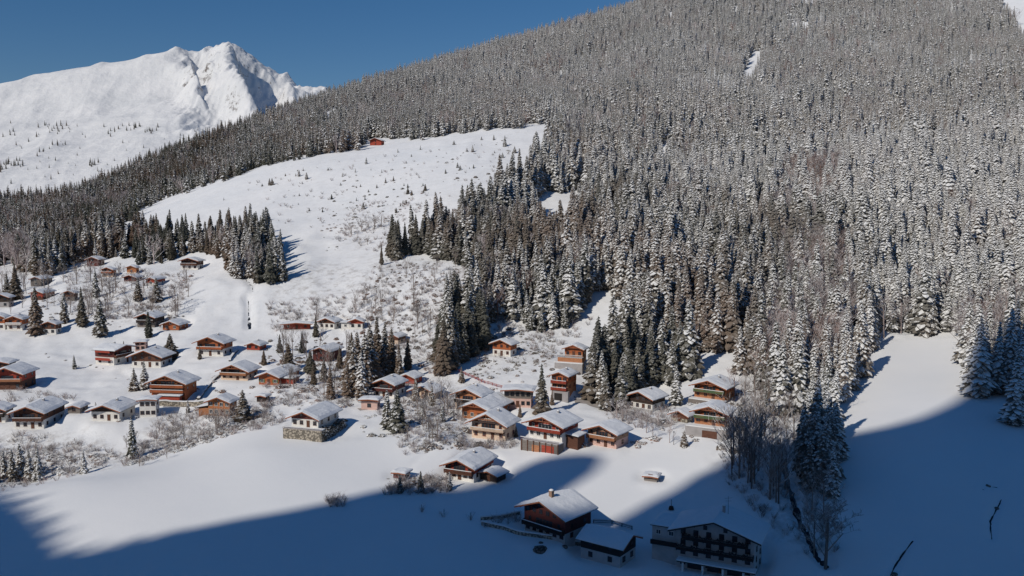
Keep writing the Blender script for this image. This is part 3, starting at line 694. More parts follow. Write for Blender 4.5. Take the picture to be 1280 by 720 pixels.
# hotel
h = chalet('hotel', 'big white guesthouse with dark balconies across its wide gable, lowest building at the right', 835, 951, 643, 716, 960, th=-12, lower='oldwall', upper='oldwall', split=.5, cols=6, pitch=18, chim=0, cat='hotel', balc=(), Lr=.62, trimm='black', frame='black', snow=.45)
W, Ln, fh, he = h['W'], h['L'], h['fh'], h['he']
for z, x0, x1 in ((2 * fh - .1, -W/2 + .1, W/2 - .1), (3 * fh + .1, -W * .42, W * .42)):
    balcony(h['root'], x0, x1, z, 1.3, 'black', False, y=-.055)
    for i in range(6):
        xx = x0 + (x1 - x0) * (i + .5) / 6; b = MB(); r_ = random.Random(i)
        for q in range(26):
            c_ = Vector((xx + r_.uniform(-.85, .85), -1.5 + r_.uniform(-.2, .2), z + 1.0 + r_.uniform(-.25, .35))); s1 = r_.uniform(.1, .2)
            k_ = b.add([c_ + Vector((s1, 0, 0)), c_ + Vector((0, .05, s1)), c_ - Vector((s1, 0, 0)), c_ - Vector((0, .05, s1))]); b.face([k_, k_+1, k_+2, k_+3])
        link('flower_box', b.mesh('flower_box', [M['black']]), h['root'])
for s in (-1, 1):
    b = MB(); x = s * W * .40; b.box(x - .1, x + .1, -1.2, -1.0, 3 * fh + 1.1, h['H'] - abs(x) * h['tp'] - .4); link('post', b.mesh('post', [M['black']]), h['root'])
b = MB(); b.box(-W/2 + .6, W/2 + .6, -2.4, -.06, fh - .3, fh); o = link('canopy', b.mesh('canopy', [M['black']]), h['root'])
b = MB(); b.box(-W/2 + .5, W/2 + .7, -2.5, -.06, fh + .003, fh + .28); link('snow_cover', b.mesh('snow_cover', [M['snow']]), o)
for k in range(4):
    b = MB(); x = -W/2 + 2.0 + k * (W - 4) / 3; b.box(x - .22, x + .22, -2.3, -1.9, -1.5, fh - .303); link('post', b.mesh('post', [M['white']]), h['root'])
for k in range(3):
    b = MB(); x = -W/2 + 2 + (k + .5) * (W - 4) / 3; pz = [(x - 1.7, .1)] + [(x + 1.7 * math.cos(t), fh * .5 + .7 * math.sin(t)) for t in np.linspace(math.pi, 0, 9)] + [(x + 1.7, .1)]
    b.prism(pz, -.09, -.003); link('ground_floor_arch', b.mesh('ground_floor_arch', [M['glass']]), h['root'])
a = annex(h, -W/2 - 6.2, -W/2 - .01, .6, 9, he - .9, 'oldwall', ov=.4, nm='side_wing', wins=2, roofm='black')
b = MB(); b.box(-W/2 - 6.3, -W/2 - .02, -.5, .59, 2*fh - .2, 2*fh); b.box(-W/2 - 6.3, -W/2 - .02, -.6, -.5, 2*fh - .2, 2*fh + .95); link('wing_balcony', b.mesh('wing_balcony', [M['black']]), h['root'])
chimney(h['root'], .8, 5.5, h['H'] - .6, h['H'] + 1.6, .6, 'grey')
b = MB(); b.tube((1.8, 5.5, h['H'] - .5), (1.8, 5.5, h['H'] + 4.2), .06, .04, 5); b.tube((.9, 5.5, h['H'] + 3.5), (2.7, 5.5, h['H'] + 3.9), .04, .04, 4); b.tube((1.1, 5.5, h['H'] + 2.9), (2.5, 5.5, h['H'] + 3.1), .04, .04, 4)
link('antenna', b.mesh('antenna', [M['metal']]), h['root'])
h = chalet('alpine_hut', 'lone red hut at the forest edge on top of the high meadow', 461, 478, 172, 182, 483, th=-20, lower='red', upper='red', split=0, cols=1, chim=0, cat='hut')
# ------------------------------------------------------------------ streams, ditches
def pix_path(P): return [hit(x, y) for x, y in P]
STREAM = pix_path([(972,545),(985,600),(992,622),(1000,650),(1012,668),(1020,690),(1035,704)])
DITCH1 = pix_path([(1112,719),(1122,700),(1135,682),(1143,672)])
DITCH2 = pix_path([(1240,672),(1238,650),(1246,634),(1252,622)])
TRACK = pix_path([(537,562),(520,576),(503,590)])
DITCH3 = pix_path([(1222,607),(1232,612)]); DITCH4 = pix_path([(1232,605),(1247,608)])
BROOK = pix_path([(304,346),(312,352),(317,362)]); BROOK2 = pix_path([(309,369),(311,385),(312,408)])
for P, wd, dp in ((TRACK, 1.2, .25), (STREAM, 2.6, 1.3), (BROOK, 2.2, 1.0), (BROOK2, 2.4, 1.6), (DITCH1, 1.0, .5), (DITCH2, 1.0, .5), (DITCH3, .9, .4), (DITCH4, .9, .4)):
    CUTS.append((np.array([p[:2] for p in P]), wd, dp))

# ------------------------------------------------------------------ ground sheet
def wid(Y): return np.where(Y > 120, Y + 60, 180 + (120 - Y) * 1.6)
ys = np.concatenate([np.linspace(-500, 120, 24, endpoint=False), np.exp(np.linspace(math.log(120), math.log(2200), 460))])
ts = np.linspace(-1, 1, 560)
TT, YY = np.meshgrid(ts, ys); XX = TT * wid(YY)
ZZ = height(XX, YY)
SOIL = [([(150,575),(200,520),(330,500),(360,540),(250,560),(175,590)], .9), ([(-50,560),(0,540),(120,545),(170,580),(60,610),(-50,640)], .7),
        ([(440,420),(470,330),(590,320),(600,400),(545,470),(460,450)], .55), ([(350,330),(470,330),(460,410),(340,410)], .6), ([(420,300),(440,255),(530,255),(470,330)], .35),
        ([(90,330),(240,345),(220,400),(90,400)], .7), ([(500,480),(600,470),(560,560),(500,570)], .6), ([(600,400),(720,400),(700,470),(590,470)], .35), ([(900,480),(1040,480),(1040,690),(980,690),(900,600)], .6), ([(760,505),(840,505),(840,530),(760,530)], .8)]
px, py = project(np.stack([XX, np.maximum(YY, 150), ZZ], -1))
soil = np.zeros(XX.shape)
for poly, a in SOIL: soil = np.maximum(soil, in_poly(px, py, poly) * a)
def blur(a, n):
    for _ in range(n):
        a = (a + np.roll(a, 1, 0) + np.roll(a, -1, 0) + np.roll(a, 1, 1) + np.roll(a, -1, 1)) / 5
    return a
fieldm = (in_poly(px, py, FIELD_L) | in_poly(px, py, FIELD_R))
soil = blur(np.maximum(soil * .8, 0.10 * (~fieldm) * sstep(260, 330, YY)), 10) * (1 - blur(fieldm * 1.0, 2))
def grid_mesh(name, X, Y, Z, mats, attr=None):
    h, w = X.shape; me = bpy.data.meshes.new(name)
    me.vertices.add(h * w); me.vertices.foreach_set('co', np.stack([X, Y, Z], -1).astype(np.float32).ravel())
    idx = np.arange(h * w).reshape(h, w)
    q = np.stack([idx[:-1, :-1], idx[:-1, 1:], idx[1:, 1:], idx[1:, :-1]], -1).reshape(-1, 4)
    me.loops.add(q.size); me.loops.foreach_set('vertex_index', q.ravel().astype(np.int32))
    me.polygons.add(len(q)); me.polygons.foreach_set('loop_start', np.arange(0, q.size, 4, dtype=np.int32))
    me.polygons.foreach_set('use_smooth', np.ones(len(q), bool))
    for m in mats: me.materials.append(m)
    me.update(calc_edges=True); me.validate()
    if attr is not None:
        a = me.attributes.new('soil', 'FLOAT', 'POINT'); a.data.foreach_set('value', attr.ravel().astype(np.float32))
    return me
tag(link('snowy_ground', grid_mesh('snowy_ground', XX, YY, ZZ, [M['ground']], soil)), kind='structure')

# fast height lookup on the same grid for scattering
def zat(X, Y): return height(np.asarray(X, float), np.asarray(Y, float))

def ribbon(name, P, width, mat, lift=0.05, wob=0.3, seed=0):
    P = np.array(P); pts = []
    for a, b in zip(P[:-1], P[1:]):
        nseg = max(2, int(np.hypot(*(b - a)[:2]) / 1.0))
        for i in range(nseg): pts.append(a + (b - a) * i / nseg)
    pts.append(P[-1]); pts = np.array(pts)
    d = np.gradient(pts[:, :2], axis=0); d /= np.linalg.norm(d, axis=1)[:, None]; nrm = np.stack([-d[:, 1], d[:, 0]], 1)
    k = np.arange(len(pts)); cols = 5; b = MB(); rows = []
    for j in range(cols):
        o = (j / (cols - 1) - .5) * width
        w = (1 + wob * vnoise(k * .7, k * 0 + (0 if j < 2 else 5), seed + 3)) if j in (0, cols - 1) else 1.0
        xy = pts[:, :2] + nrm * (o * w)[:, None] if np.ndim(w) else pts[:, :2] + nrm * o
        z = height(xy[:, 0], xy[:, 1]) + lift
        rows.append(np.column_stack([xy, z]))
    R = np.stack(rows, 1)
    return grid_mesh(name, R[..., 0], R[..., 1], R[..., 2], [M[mat]])
for P, w, nm in ((STREAM, 1.3, 'stream'), (BROOK, .9, 'stream'), (BROOK2, 1.2, 'stream'), (DITCH1, .35, 'stream'), (DITCH2, .35, 'stream'), (DITCH3, .6, 'stream'), (DITCH4, .6, 'stream')):
    tag(link(nm, ribbon(nm, P, w, 'water', .06, .7)), kind='structure')
for P, w in (([(838,533),(800,520),(760,512),(735,503),(718,500)], 4.5), ([(448,512),(500,503),(560,517)], 3.5), ([(205,507),(232,506),(262,505)], 3.0)):
    pp = [hit(x, y) for x, y in P]
    tag(link('village_road', ribbon('village_road', pp, w, 'road', .07, .15)), kind='structure')

# ------------------------------------------------------------------ sun and the mountain behind the camera that shades the valley
SAZ, SEL = R_(44), R_(39)
sh = np.array([-math.sin(SAZ), -math.cos(SAZ)]); rh = np.array([math.cos(SAZ), -math.sin(SAZ)])
SUN = np.array([sh[0] * math.cos(SEL), sh[1] * math.cos(SEL), math.sin(SEL)])
TERM = [(-60,600),(0,612),(28,622),(38,630),(52,640),(66,652),(80,672),(92,690),(130,686),(180,674),(240,660),(300,648),(360,638),(410,628),(450,618),(485,610),(530,608),(565,612),(600,607),(640,590),(670,575),(700,569),(740,567),(757,571),(745,590),(722,604),(688,628),(708,648),(735,640),(775,634),(815,625),(845,612),(868,600),(885,590),(905,570),(930,560),(980,552),(1020,548),(1060,543),(1110,533),(1150,522),(1190,504),(1215,486),(1245,470),(1280,448),(1400,400)]
WC = 340.0
us, hs = [], []
for (x, y) in TERM:
    P = hit(x, y); u = P[:2] @ rh; w = P[:2] @ sh
    us.append(u); hs.append(P[2] + (WC - w) * math.tan(SEL))
us = np.array(us); hs = np.array(hs)
o_ = np.argsort(us); us, hs = us[o_], hs[o_]
def farm_pt(x, z):
    a_ = FARM['rz']; return np.array([FARM['F'][0] + math.cos(a_) * x, FARM['F'][1] + math.sin(a_) * x, FARM['F'][2] + z])
pa, pb_ = farm_pt(-FARM['W'] * .5, FARM['H'] * .64), farm_pt(FARM['W'] * .5, FARM['H'] * .80)
ua, ub = pa[:2] @ rh, pb_[:2] @ rh; ha = pa[2] + (WC - pa[:2] @ sh) * math.tan(SEL); hb = pb_[2] + (WC - pb_[:2] @ sh) * math.tan(SEL)
k_ = (us < min(ua, ub) - .6) | (us > max(ua, ub) + .6)
us = np.concatenate([us[k_], [ua, ub]]); hs = np.concatenate([hs[k_], [ha, hb]])
if DEBUG: print('TERM farm', ua, ub, ha, hb)
if DEBUG:
    for t, u, h_ in zip(TERM, us, hs): print('TERM', t, round(u, 1), round(h_, 1))
o_ = np.argsort(us); us_, hs_ = us[o_], hs[o_]
us_ = np.concatenate([[-2000, -700, -420, -320], us_, [-30, 50, 300, 900]]); hs_ = np.concatenate([[hs_[0] - 10, hs_[0] - 25, hs_[0] - 18, hs_[0] - 6], hs_, [hs_[-1], hs_[-1] + 10, hs_[-1] + 30, hs_[-1] - 40]])
def crest(u):
    c = np.interp(u, us_, hs_)
    return c - 3 * (sstep(-310, -290, u) * (1 - sstep(-215, -203, u)))
ug = np.concatenate([np.linspace(-900, -320, 60, endpoint=False), np.linspace(-320, -50, 360, endpoint=False), np.linspace(-50, 800, 70)])
wg = np.concatenate([np.linspace(70, WC - 20, 40, endpoint=False), np.linspace(WC - 20, WC + 20, 10, endpoint=False), np.linspace(WC + 20, 1400, 40)])
UG, WG = np.meshgrid(ug, wg)
CR = crest(UG)
front = CR * np.clip((WG - 70) / (WC - 70), 0, 1) ** 1.0
back = CR - (WG - WC) * 0.5
HZ = np.where(WG < WC, front, back)
dist = np.abs(WG - WC)
HZ = HZ - np.clip(dist / 60, 0, 1) * (6 + 6 * fbm(UG / 30, WG / 30, 4, 77)) * sstep(70, 120, WG)
HX = UG * rh[0] + WG * sh[0]; HY = UG * rh[1] + WG * sh[1]
tag(link('shading_mountain', grid_mesh('shading_mountain', HX, HY, HZ - 2 * (WG < 80), [M['ground']])), kind='structure')
bpy.data.objects['shading_mountain'].name = 'mountain'

# ------------------------------------------------------------------ far mountain
FARP = [(-700,170,4100),(-420,150,4050),(-200,142,4000),(-100,132,4000),(0,116,4000),(35,108,3990),(60,97,3980),(85,89,3970),(115,84,3960),(150,78,3960),(175,70,3950),(195,67,3950),(212,65,3950),(221,60,3940),(229,67,4030),(240,67,4050),(255,64,4020),(270,61,3990),(283,59,3980),(295,60,4000),(308,68,4080),(318,72,4120),(330,80,4080),(345,90,4050),(358,98,4060),(375,105,4100),(400,110,4100),(430,116,4100),(480,138,4100),(560,165,4100),(700,230,4000),
 # left snowfield
 (-400,260,2500),(-200,260,2400),(0,262,2300),(100,262,2200),(200,262,2150),(300,262,2200),(400,262,2300),(560,262,2400),(700,280,2500),
 (-300,200,3100),(-100,195,3050),(0,190,2950),(60,180,3000),(0,150,3400),(80,140,3450),(100,200,2700),(150,160,3150),(150,110,3640),(200,95,3740),(200,130,3400),(200,180,2850),(250,205,2650),(260,170,2950),(235,150,3180),
 # ribs and hollows of the summit
 (222,85,3800),(226,105,3680),(236,120,3560),(238,80,3930),(243,100,3830),(250,118,3650),(252,90,3700),(262,105,3560),(275,85,3760),(280,100,3640),(288,120,3480),(300,140,3330),(318,155,3200),(290,150,3280),(275,140,3330),
 (298,85,3880),(303,105,3860),(315,130,3800),(322,145,3650),(330,90,4000),(340,120,3930),(346,135,3800),(355,115,3800),(370,130,3700),(345,150,3500),(390,140,3750),(350,165,3250),(330,180,3000),(420,150,3650),(450,200,3000)]
fp = np.array([at_depth(*c) for c in FARP]); fx, fy = fp[:, 0] / 1000, fp[:, 1] / 1000
extra = []
for c in FARP[:31]:
    p = at_depth(*c); extra.append([p[0] * 1.15, p[1] + 700, p[2] - 420])
fp = np.vstack([fp, extra]); fx, fy = fp[:, 0] / 1000, fp[:, 1] / 1000
nf = len(fp); Kf = tk((fx[:, None] - fx) ** 2 + (fy[:, None] - fy) ** 2) + np.eye(nf) * 1e-5
Af = np.zeros((nf + 3, nf + 3)); Pf = np.stack([np.ones(nf), fx, fy], 1); Af[:nf, :nf] = Kf; Af[:nf, nf:] = Pf; Af[nf:, :nf] = Pf.T
sf = np.linalg.solve(Af, np.concatenate([fp[:, 2], np.zeros(3)]))
def farz(X, Y):
    a = X.ravel()[:, None] / 1000; b = Y.ravel()[:, None] / 1000; out = np.empty(a.shape[0])
    for i in range(0, len(out), 20000):
        aa, bb = a[i:i+20000], b[i:i+20000]
        out[i:i+20000] = tk((aa - fx) ** 2 + (bb - fy) ** 2) @ sf[:nf] + sf[nf] + sf[nf+1] * aa[:, 0] + sf[nf+2] * bb[:, 0]
    z = out.reshape(X.shape)
    px, py = project(np.stack([X, Y, z], -1))
    def spur(line, wl, wr, amp):
        lx = np.interp(py, [p[1] for p in line], [p[0] for p in line]); dx = px - lx
        env = sstep(line[0][1] + 8, line[0][1] + 34, py) * (1 - sstep(line[-1][1] - 30, line[-1][1], py))
        return amp * env * np.where(dx < 0, sstep(-wl, 0, dx) ** 1.3, 1 - sstep(0, wr, dx))
    px = px + 5 * fbm(py / 14, py * 0 + 2, 3, 13)
    z = z + spur([(222,58),(229,75),(240,100),(250,125),(262,150)], 34, 7, 42) + spur([(281,60),(286,80),(293,105),(303,130),(325,168)], 42, 13, 105) + spur([(306,66),(325,85),(342,105),(362,128)], 16, 7, 14) + spur([(258,66),(262,90),(272,120)], 14, 6, 24)
    steep = sstep(205, 235, px) * (1 - sstep(420, 470, px)) * (1 - sstep(150, 200, py))
    z = z + steep * 8 * (ridged(X / 42, Y / 90, 4, 43) - .3)
    z = z + steep * 30 * (ridged(X / 120, Y / 260, 5, 41) - .3) + 12 * (ridged(X / 260 + Y / 900, Y / 500, 4, 51)) + 7 * fbm(X / 90, Y / 160, 4, 61)
    return z
fxs = np.linspace(-0.72, 0.18, 760); fys = np.concatenate([np.linspace(1950, 3300, 150, endpoint=False), np.linspace(3300, 4200, 260, endpoint=False), np.linspace(4200, 5200, 30)])
FT, FY = np.meshgrid(fxs, fys); FX = FT * FY
FZ = farz(FX, FY)
def far_mat():
    m, nt, b = newmat('far_snow'); g = N(nt, 'ShaderNodeNewGeometry')
    sx = N(nt, 'ShaderNodeSeparateXYZ'); L(nt, g.outputs['True Normal'], sx.inputs[0])
    n = noise_node(nt, g.outputs['Position'], 0.03, 6, .65); n2 = noise_node(nt, g.outputs['Position'], 0.008, 5, .6)
    f = mth(nt, 'ADD', sx.outputs['Z'], mth(nt, 'MULTIPLY_ADD', n.outputs[0], .7, -.35))
    nr_ = noise_node(nt, g.outputs['Position'], 0.045, 6, .75)
    rk = ramp(nt, f, [(0.36, (1, 1, 1)), (0.46, (0, 0, 0))])
    sn = ramp(nt, n2.outputs[0], [(0.35, (0.66, 0.67, 0.68)), (0.65, (0.76, 0.76, 0.76))])
    col = rgbmix(nt, mth(nt, 'MULTIPLY', rk.outputs[0], ramp(nt, nr_.outputs[0], [(0.48, (0, 0, 0)), (0.60, (1, 1, 1))]).outputs[0]), sn.outputs[0], (0.16, 0.14, 0.13))
    # low scrub breaking through the snow on the rounded shoulders
    n3 = noise_node(nt, g.outputs['Position'], 0.06, 4, .8); n4 = noise_node(nt, g.outputs['Position'], 0.004, 3, .5)
    sc = mth(nt, 'MULTIPLY', ramp(nt, n3.outputs[0], [(0.66, (0, 0, 0)), (0.72, (1, 1, 1))]).outputs[0], ramp(nt, n4.outputs[0], [(0.55, (0, 0, 0)), (0.7, (1, 1, 1))]).outputs[0])
    col = rgbmix(nt, mth(nt, 'MULTIPLY', sc, .6), col, (0.14, 0.13, 0.12))
    L(nt, col, b.inputs['Base Color']); b.inputs['Roughness'].default_value = .8; b.inputs['Specular IOR Level'].default_value = .2
    bump(nt, b, n.outputs[0], .6, 9.0); return m
M['far'] = far_mat()
tag(link('snowy_mountain', grid_mesh('snowy_mountain', FX, FY, FZ, [M['far']])), kind='structure')

# ------------------------------------------------------------------ plants
def spruce(seed, H=20.0, R=2.9, tiers=24, fr=9, segs=3, bare_low=0.05, skirt=True):
    r = random.Random(seed); b = MB(); ex = r.uniform(.7, 1.05); wv = r.uniform(14, 26); ph = r.uniform(0, 6)
    for i in range(tiers):
        t = (i + r.uniform(-.3, .3)) / tiers; t = min(max(t, 0), .985)
        z = H * (bare_low + (1 - bare_low) * t)
        Rl = R * (1 - t) ** ex * (1 + .16 * math.sin(t * wv + ph)) * (0.45 + .55 * min(1, t * 7)) 
        nfr = max(4, int(fr * (1 - t * .45)))
        a0 = r.uniform(0, 6.28)
        for k in range(nfr):
            a = a0 + 2 * math.pi * k / nfr + r.uniform(-.25, .25)
            Lf = Rl * r.uniform(.68, 1.18) + .25; w = min(Lf * .27, .8) * r.uniform(.8, 1.25); dr = r.uniform(.38, .72)
            ca, sa = math.cos(a), math.sin(a); fs = r.random(); zz = z + r.uniform(-.5, .5) * (H / tiers)
            prev = None; ts_ = [0.08, .45, .78, 1.0] if segs == 3 else [0.08, .6, 1.0]
            for j, tt in enumerate(ts_):
                rr = Lf * tt; zc = zz + .22 * Lf * tt - dr * Lf * tt * tt * 1.5
                ww = w * (0.35, 1.0, .8, 0.06)[j] if segs == 3 else w * (.4, 1.0, .06)[j]
                c = (rr * ca, rr * sa, zc + .10 * w); l = (rr * ca - ww * sa, rr * sa + ww * ca, zc - .48 * ww); q = (rr * ca + ww * sa, rr * sa - ww * ca, zc - .48 * ww)
                ld = (l[0] * .97, l[1] * .97, l[2] - .42 * ww - .1); qd = (q[0] * .97, q[1] * .97, q[2] - .42 * ww - .1)
                base = b.add([c, l, q, ld, qd])
                if prev is not None:
                    f2 = min(1.3, max(0, fs + r.uniform(-.35, .35) - .08 * j + .5 * (.45 - t)))  # less snow on low tiers paints bright tips and shaded gaps into the colour
                    b.face([prev, base, base + 1, prev + 1], 0, f2); b.face([prev, prev + 2, base + 2, base], 0, min(1.3, max(0, f2 + r.uniform(-.2, .2))))
                    if skirt and j < len(ts_) :
                        b.face([prev + 1, base + 1, base + 3, prev + 3], 0, 1.45); b.face([prev + 2, prev + 4, base + 4, base + 2], 0, 1.45)
                prev = base
    # dense inner mass of twigs round the stem
    n = 7; kk = 7; prev = None
    for j in range(kk):
        t = j / (kk - 1); rr = R * .40 * (1 - t) ** .9 + .04; z = H * (bare_low + .03 + (.95 - bare_low) * t)
        base = b.add([(rr * r.uniform(.7, 1.2) * math.cos(6.283 * i / n), rr * r.uniform(.7, 1.2) * math.sin(6.283 * i / n), z + r.uniform(-.3, .3)) for i in range(n)])
        if prev is not None:
            for i in range(n): b.face([prev + i, prev + (i + 1) % n, base + (i + 1) % n, base + i], 0, 1.5)
        prev = base
    return b
def spruce_trunk(H):
    b = MB(); b.tube((0, 0, -1.5), (0, 0, H * .5), H * .014 + .05, H * .009 + .03, 6); b.tube((0, 0, H * .5), (0, 0, H * .99), H * .009 + .03, .02, 5); return b
def broadleaf(seed, H=11.0, spread=.38, lv=3, nb=6, r0=.17, twig=.022):
    r = random.Random(seed); tr = MB(); cr = MB()
    def grow(p, d, ln, rad, lev, mb):
        q = p + d * ln; mb.tube(p, q, rad, rad * .68, 5 if lev == lv else 3)
        if lev == 0: return
        m = nb if lev == lv else r.randint(3, 5)
        for i in range(m):
            t = r.uniform(.35, 1.0) if lev < lv else .3 + .7 * (i + r.random() * .6) / m
            st = p + d * ln * t
            ax = Vector((r.uniform(-1, 1), r.uniform(-1, 1), r.uniform(-.15, .5))).normalized()
            nd = (d * r.uniform(.55, .95) + ax * spread * 2.0 + Vector((0, 0, .18))).normalized()
            grow(st, nd, ln * r.uniform(.42, .62) * (1.0 if lev < lv else (1.15 - .5 * t)), max(twig, rad * .45 * (1.1 - .5 * t)), lev - 1, cr)
    d = Vector((r.uniform(-.06, .06), r.uniform(-.06, .06), 1)).normalized()
    grow(Vector((0, 0, -1)), d, H * .72, r0, lv, tr); return tr, cr
def shrub(seed, H=2.2):
    r = random.Random(seed); b = MB()
    for i in range(11):
        a = r.uniform(0, 6.28); l = r.uniform(.5, 1) * H; d = Vector((math.cos(a) * r.uniform(.1, .75), math.sin(a) * r.uniform(.1, .75), 1)).normalized()
        p = Vector((math.cos(a) * .2, math.sin(a) * .2, -.2)); q = p + d * l; b.tube(p, q, .03, .018, 3)
        for j in range(5):
            t = r.uniform(.3, 1); ax = Vector((r.uniform(-1, 1), r.uniform(-1, 1), r.uniform(0, .8))).normalized(); b.tube(p + d * l * t, p + d * l * t + (d * .5 + ax).normalized() * l * .32, .018, .01, 3)
    return b
NSP = 7
SP = []
for i in range(NSP):
    b = spruce(100 + i, 20, [2.7, 3.1, 2.4, 3.3, 2.8, 2.5, 3.0][i], 32, 13, 3)
    SP.append((b.mesh('crown', [M['needle']], attr=True), spruce_trunk(20).mesh('trunk', [M['trunk']])))
FARSP = [(lambda b: b)(spruce(300 + i, 20, [2.7, 3.1, 2.4, 2.9][i], 13, 7, 2, skirt=True)) for i in range(4)]
NB = 5
BT = []
for i in range(NB):
    tr, cr = broadleaf(500 + i, 12, [.3, .38, .26, .42, .34][i], 3, 9)
    BT.append((cr, tr))
BTM = {k: [(cr.mesh('crown', [M[k]]), tr.mesh('trunk', [M[k]])) for cr, tr in BT] for k in ('bare', 'larch', 'frosty')}
SHR = [shrub(700 + i) for i in range(4)]

_t, _c = broadleaf(999, 12, .46, 4, 12, .26, .028)
BIGT = (_c.mesh('crown', [M['bare']]), _t.mesh('trunk', [M['bare']]))
def make_tree(nm, kind, i, loc, s, rot, label, cat, group=None, sxy=1.0, mat='bare'):
    o = link(nm, None, None, loc, (0, 0, rot)); o.scale = (s * sxy, s * sxy, s)
    tag(o, label, cat, group)
    cm, tm = SP[i % NSP] if kind == 'spruce' else BIGT if kind == 'big' else BTM[mat][i % NB]
    link('trunk', tm, o); link('crown', cm, o); return o
def mpp_at(P): return math.hypot(P[0], P[1]) / FPX
HP = np.array([(x, y, r) for x, y, r in HOUSES])
def free(X, Y, extra=0.0):
    ok = np.ones(np.shape(X), bool)
    for x, y, r in HP: ok &= np.hypot(X - x, Y - y) > r + extra
    return ok

SOLO = [ # x, y base, height px, width factor, label
 (126,420,44,1.2,'dark full spruce standing alone on the open slope above the big snowy terrace'),
 (46,418,54,1.0,'tall dark spruce just left of the small brown and white chalet'),
 (81,404,36,1.1,'mid sized spruce between the upper and the middle row of chalets at left'),
 (20,374,40,1.1,'dark spruce right of the low house at the left edge'),
 (9,368,26,1.1,'pale small spruce at the left edge beside a darker one'),
 (103,408,46,1.0,'slim snowy spruce rising between leafless trees at left'),
 (120,372,34,.9,'thin dark spruce among leafless trees below the dark red barn'),
 (173,376,27,1.3,'left one of two small snowy spruces below the red and white hillside chalet'),
 (196,377,29,1.3,'right one of two small snowy spruces below the red and white hillside chalet'),
 (186,422,32,1.1,'slim snowy spruce standing in front of the dark wide roofed chalet'),
 (213,441,32,1.9,'broad bushy snowy fir left of the deep blue shadow'),
 (168,488,28,1.5,'left conifer of the bushy pair left of the large orange chalet'),
 (181,486,34,1.4,'right conifer of the bushy pair left of the large orange chalet'),
 (93,461,17,1.0,'tiny dark spruce left of the side-on dark red chalet'),
 (166,573,52,.8,'slim dark spruce alone on the gully bank'),
 (105,592,30,.9,'small snow dusted spruce by the gully near the left edge'),
 (361,462,38,1.7,'broad snow laden fir right of the bright red hut'),
 (388,466,30,1.6,'bushy fir below the plum brown chalet'),
 (304,526,40,1.9,'round snow laden fir right of the tall bright orange chalet'),
 (395,421,28,1.1,'small spruce in front of the matching pair on the ledge'),
 (413,499,42,.9,'slender spruce behind the terrace chalet with walled base'),
 (484,536,52,1.0,'left tree of the snowy spruce pair by the lane'),
 (497,539,56,1.3,'right, fuller tree of the snowy spruce pair by the lane'),
 (510,462,42,1.0,'spruce half covered in snow right of the tall dark firs'),
 (555,468,78,1.1,'tall spruce at the left foot of the forest above the village'),
 (677,520,70,1.2,'tall snow covered spruce standing alone in the middle of the village'),
 (845,506,52,1.2,'snow laden spruce between the black gabled chalet and the new orange ones'),
 (855,558,22,1.6,'little snowy fir bush in front of the lower orange chalet'),
 (500,616,24,1.2,'small dark fir below the capped garden hut'),
 (526,614,28,1.1,'dark young spruce in the garden left of the bright red chalet'),
 (562,613,26,1.1,'dark young spruce directly before the bright red chalet'),
 (1222,495,92,1.3,'tall snowy spruce on the left corner of the wood at the right edge'),
 (1246,492,84,1.1,'grey snowy spruce behind the shaded one at the right edge'),
 (1268,531,84,1.4,'large dark spruce standing in the shade at the right edge'),
 (1020,572,104,1.1,'dark spruce above the brook where the shade begins'),
 (1004,596,92,1.0,'dark shaded spruce standing over the brook'),
 (1032,606,88,1.0,'lowest shaded spruce on the right bank of the brook'),
 (1043,548,86,1.1,'spruce at the left corner of the right snowfield'),
 (925,538,34,1.0,'small frosted fir right of the lower orange chalet'),
 (955,520,40,1.0,'drooping snow laden fir above the leafless brook wood'),
 (477,331,28,.7,'lone bare stemmed pine on the slope left of the dark grove'),
 (631,183,14,1.2,'single dark spruce near the top of the high meadow'),
]
taken = []
for i, (x, y, hp, wf, lab) in enumerate(SOLO):
    P = hit(x, y); H = hp * mpp_at(P); 
    P[2] = float(zat(P[0], P[1])) 
    make_tree('spruce_tree', 'spruce', i, (P[0], P[1], P[2] - .2), H / 20, i * 1.7, lab, 'spruce', sxy=wf * (1.25 if hp < 60 else 1.05)); taken.append((P[0], P[1]))
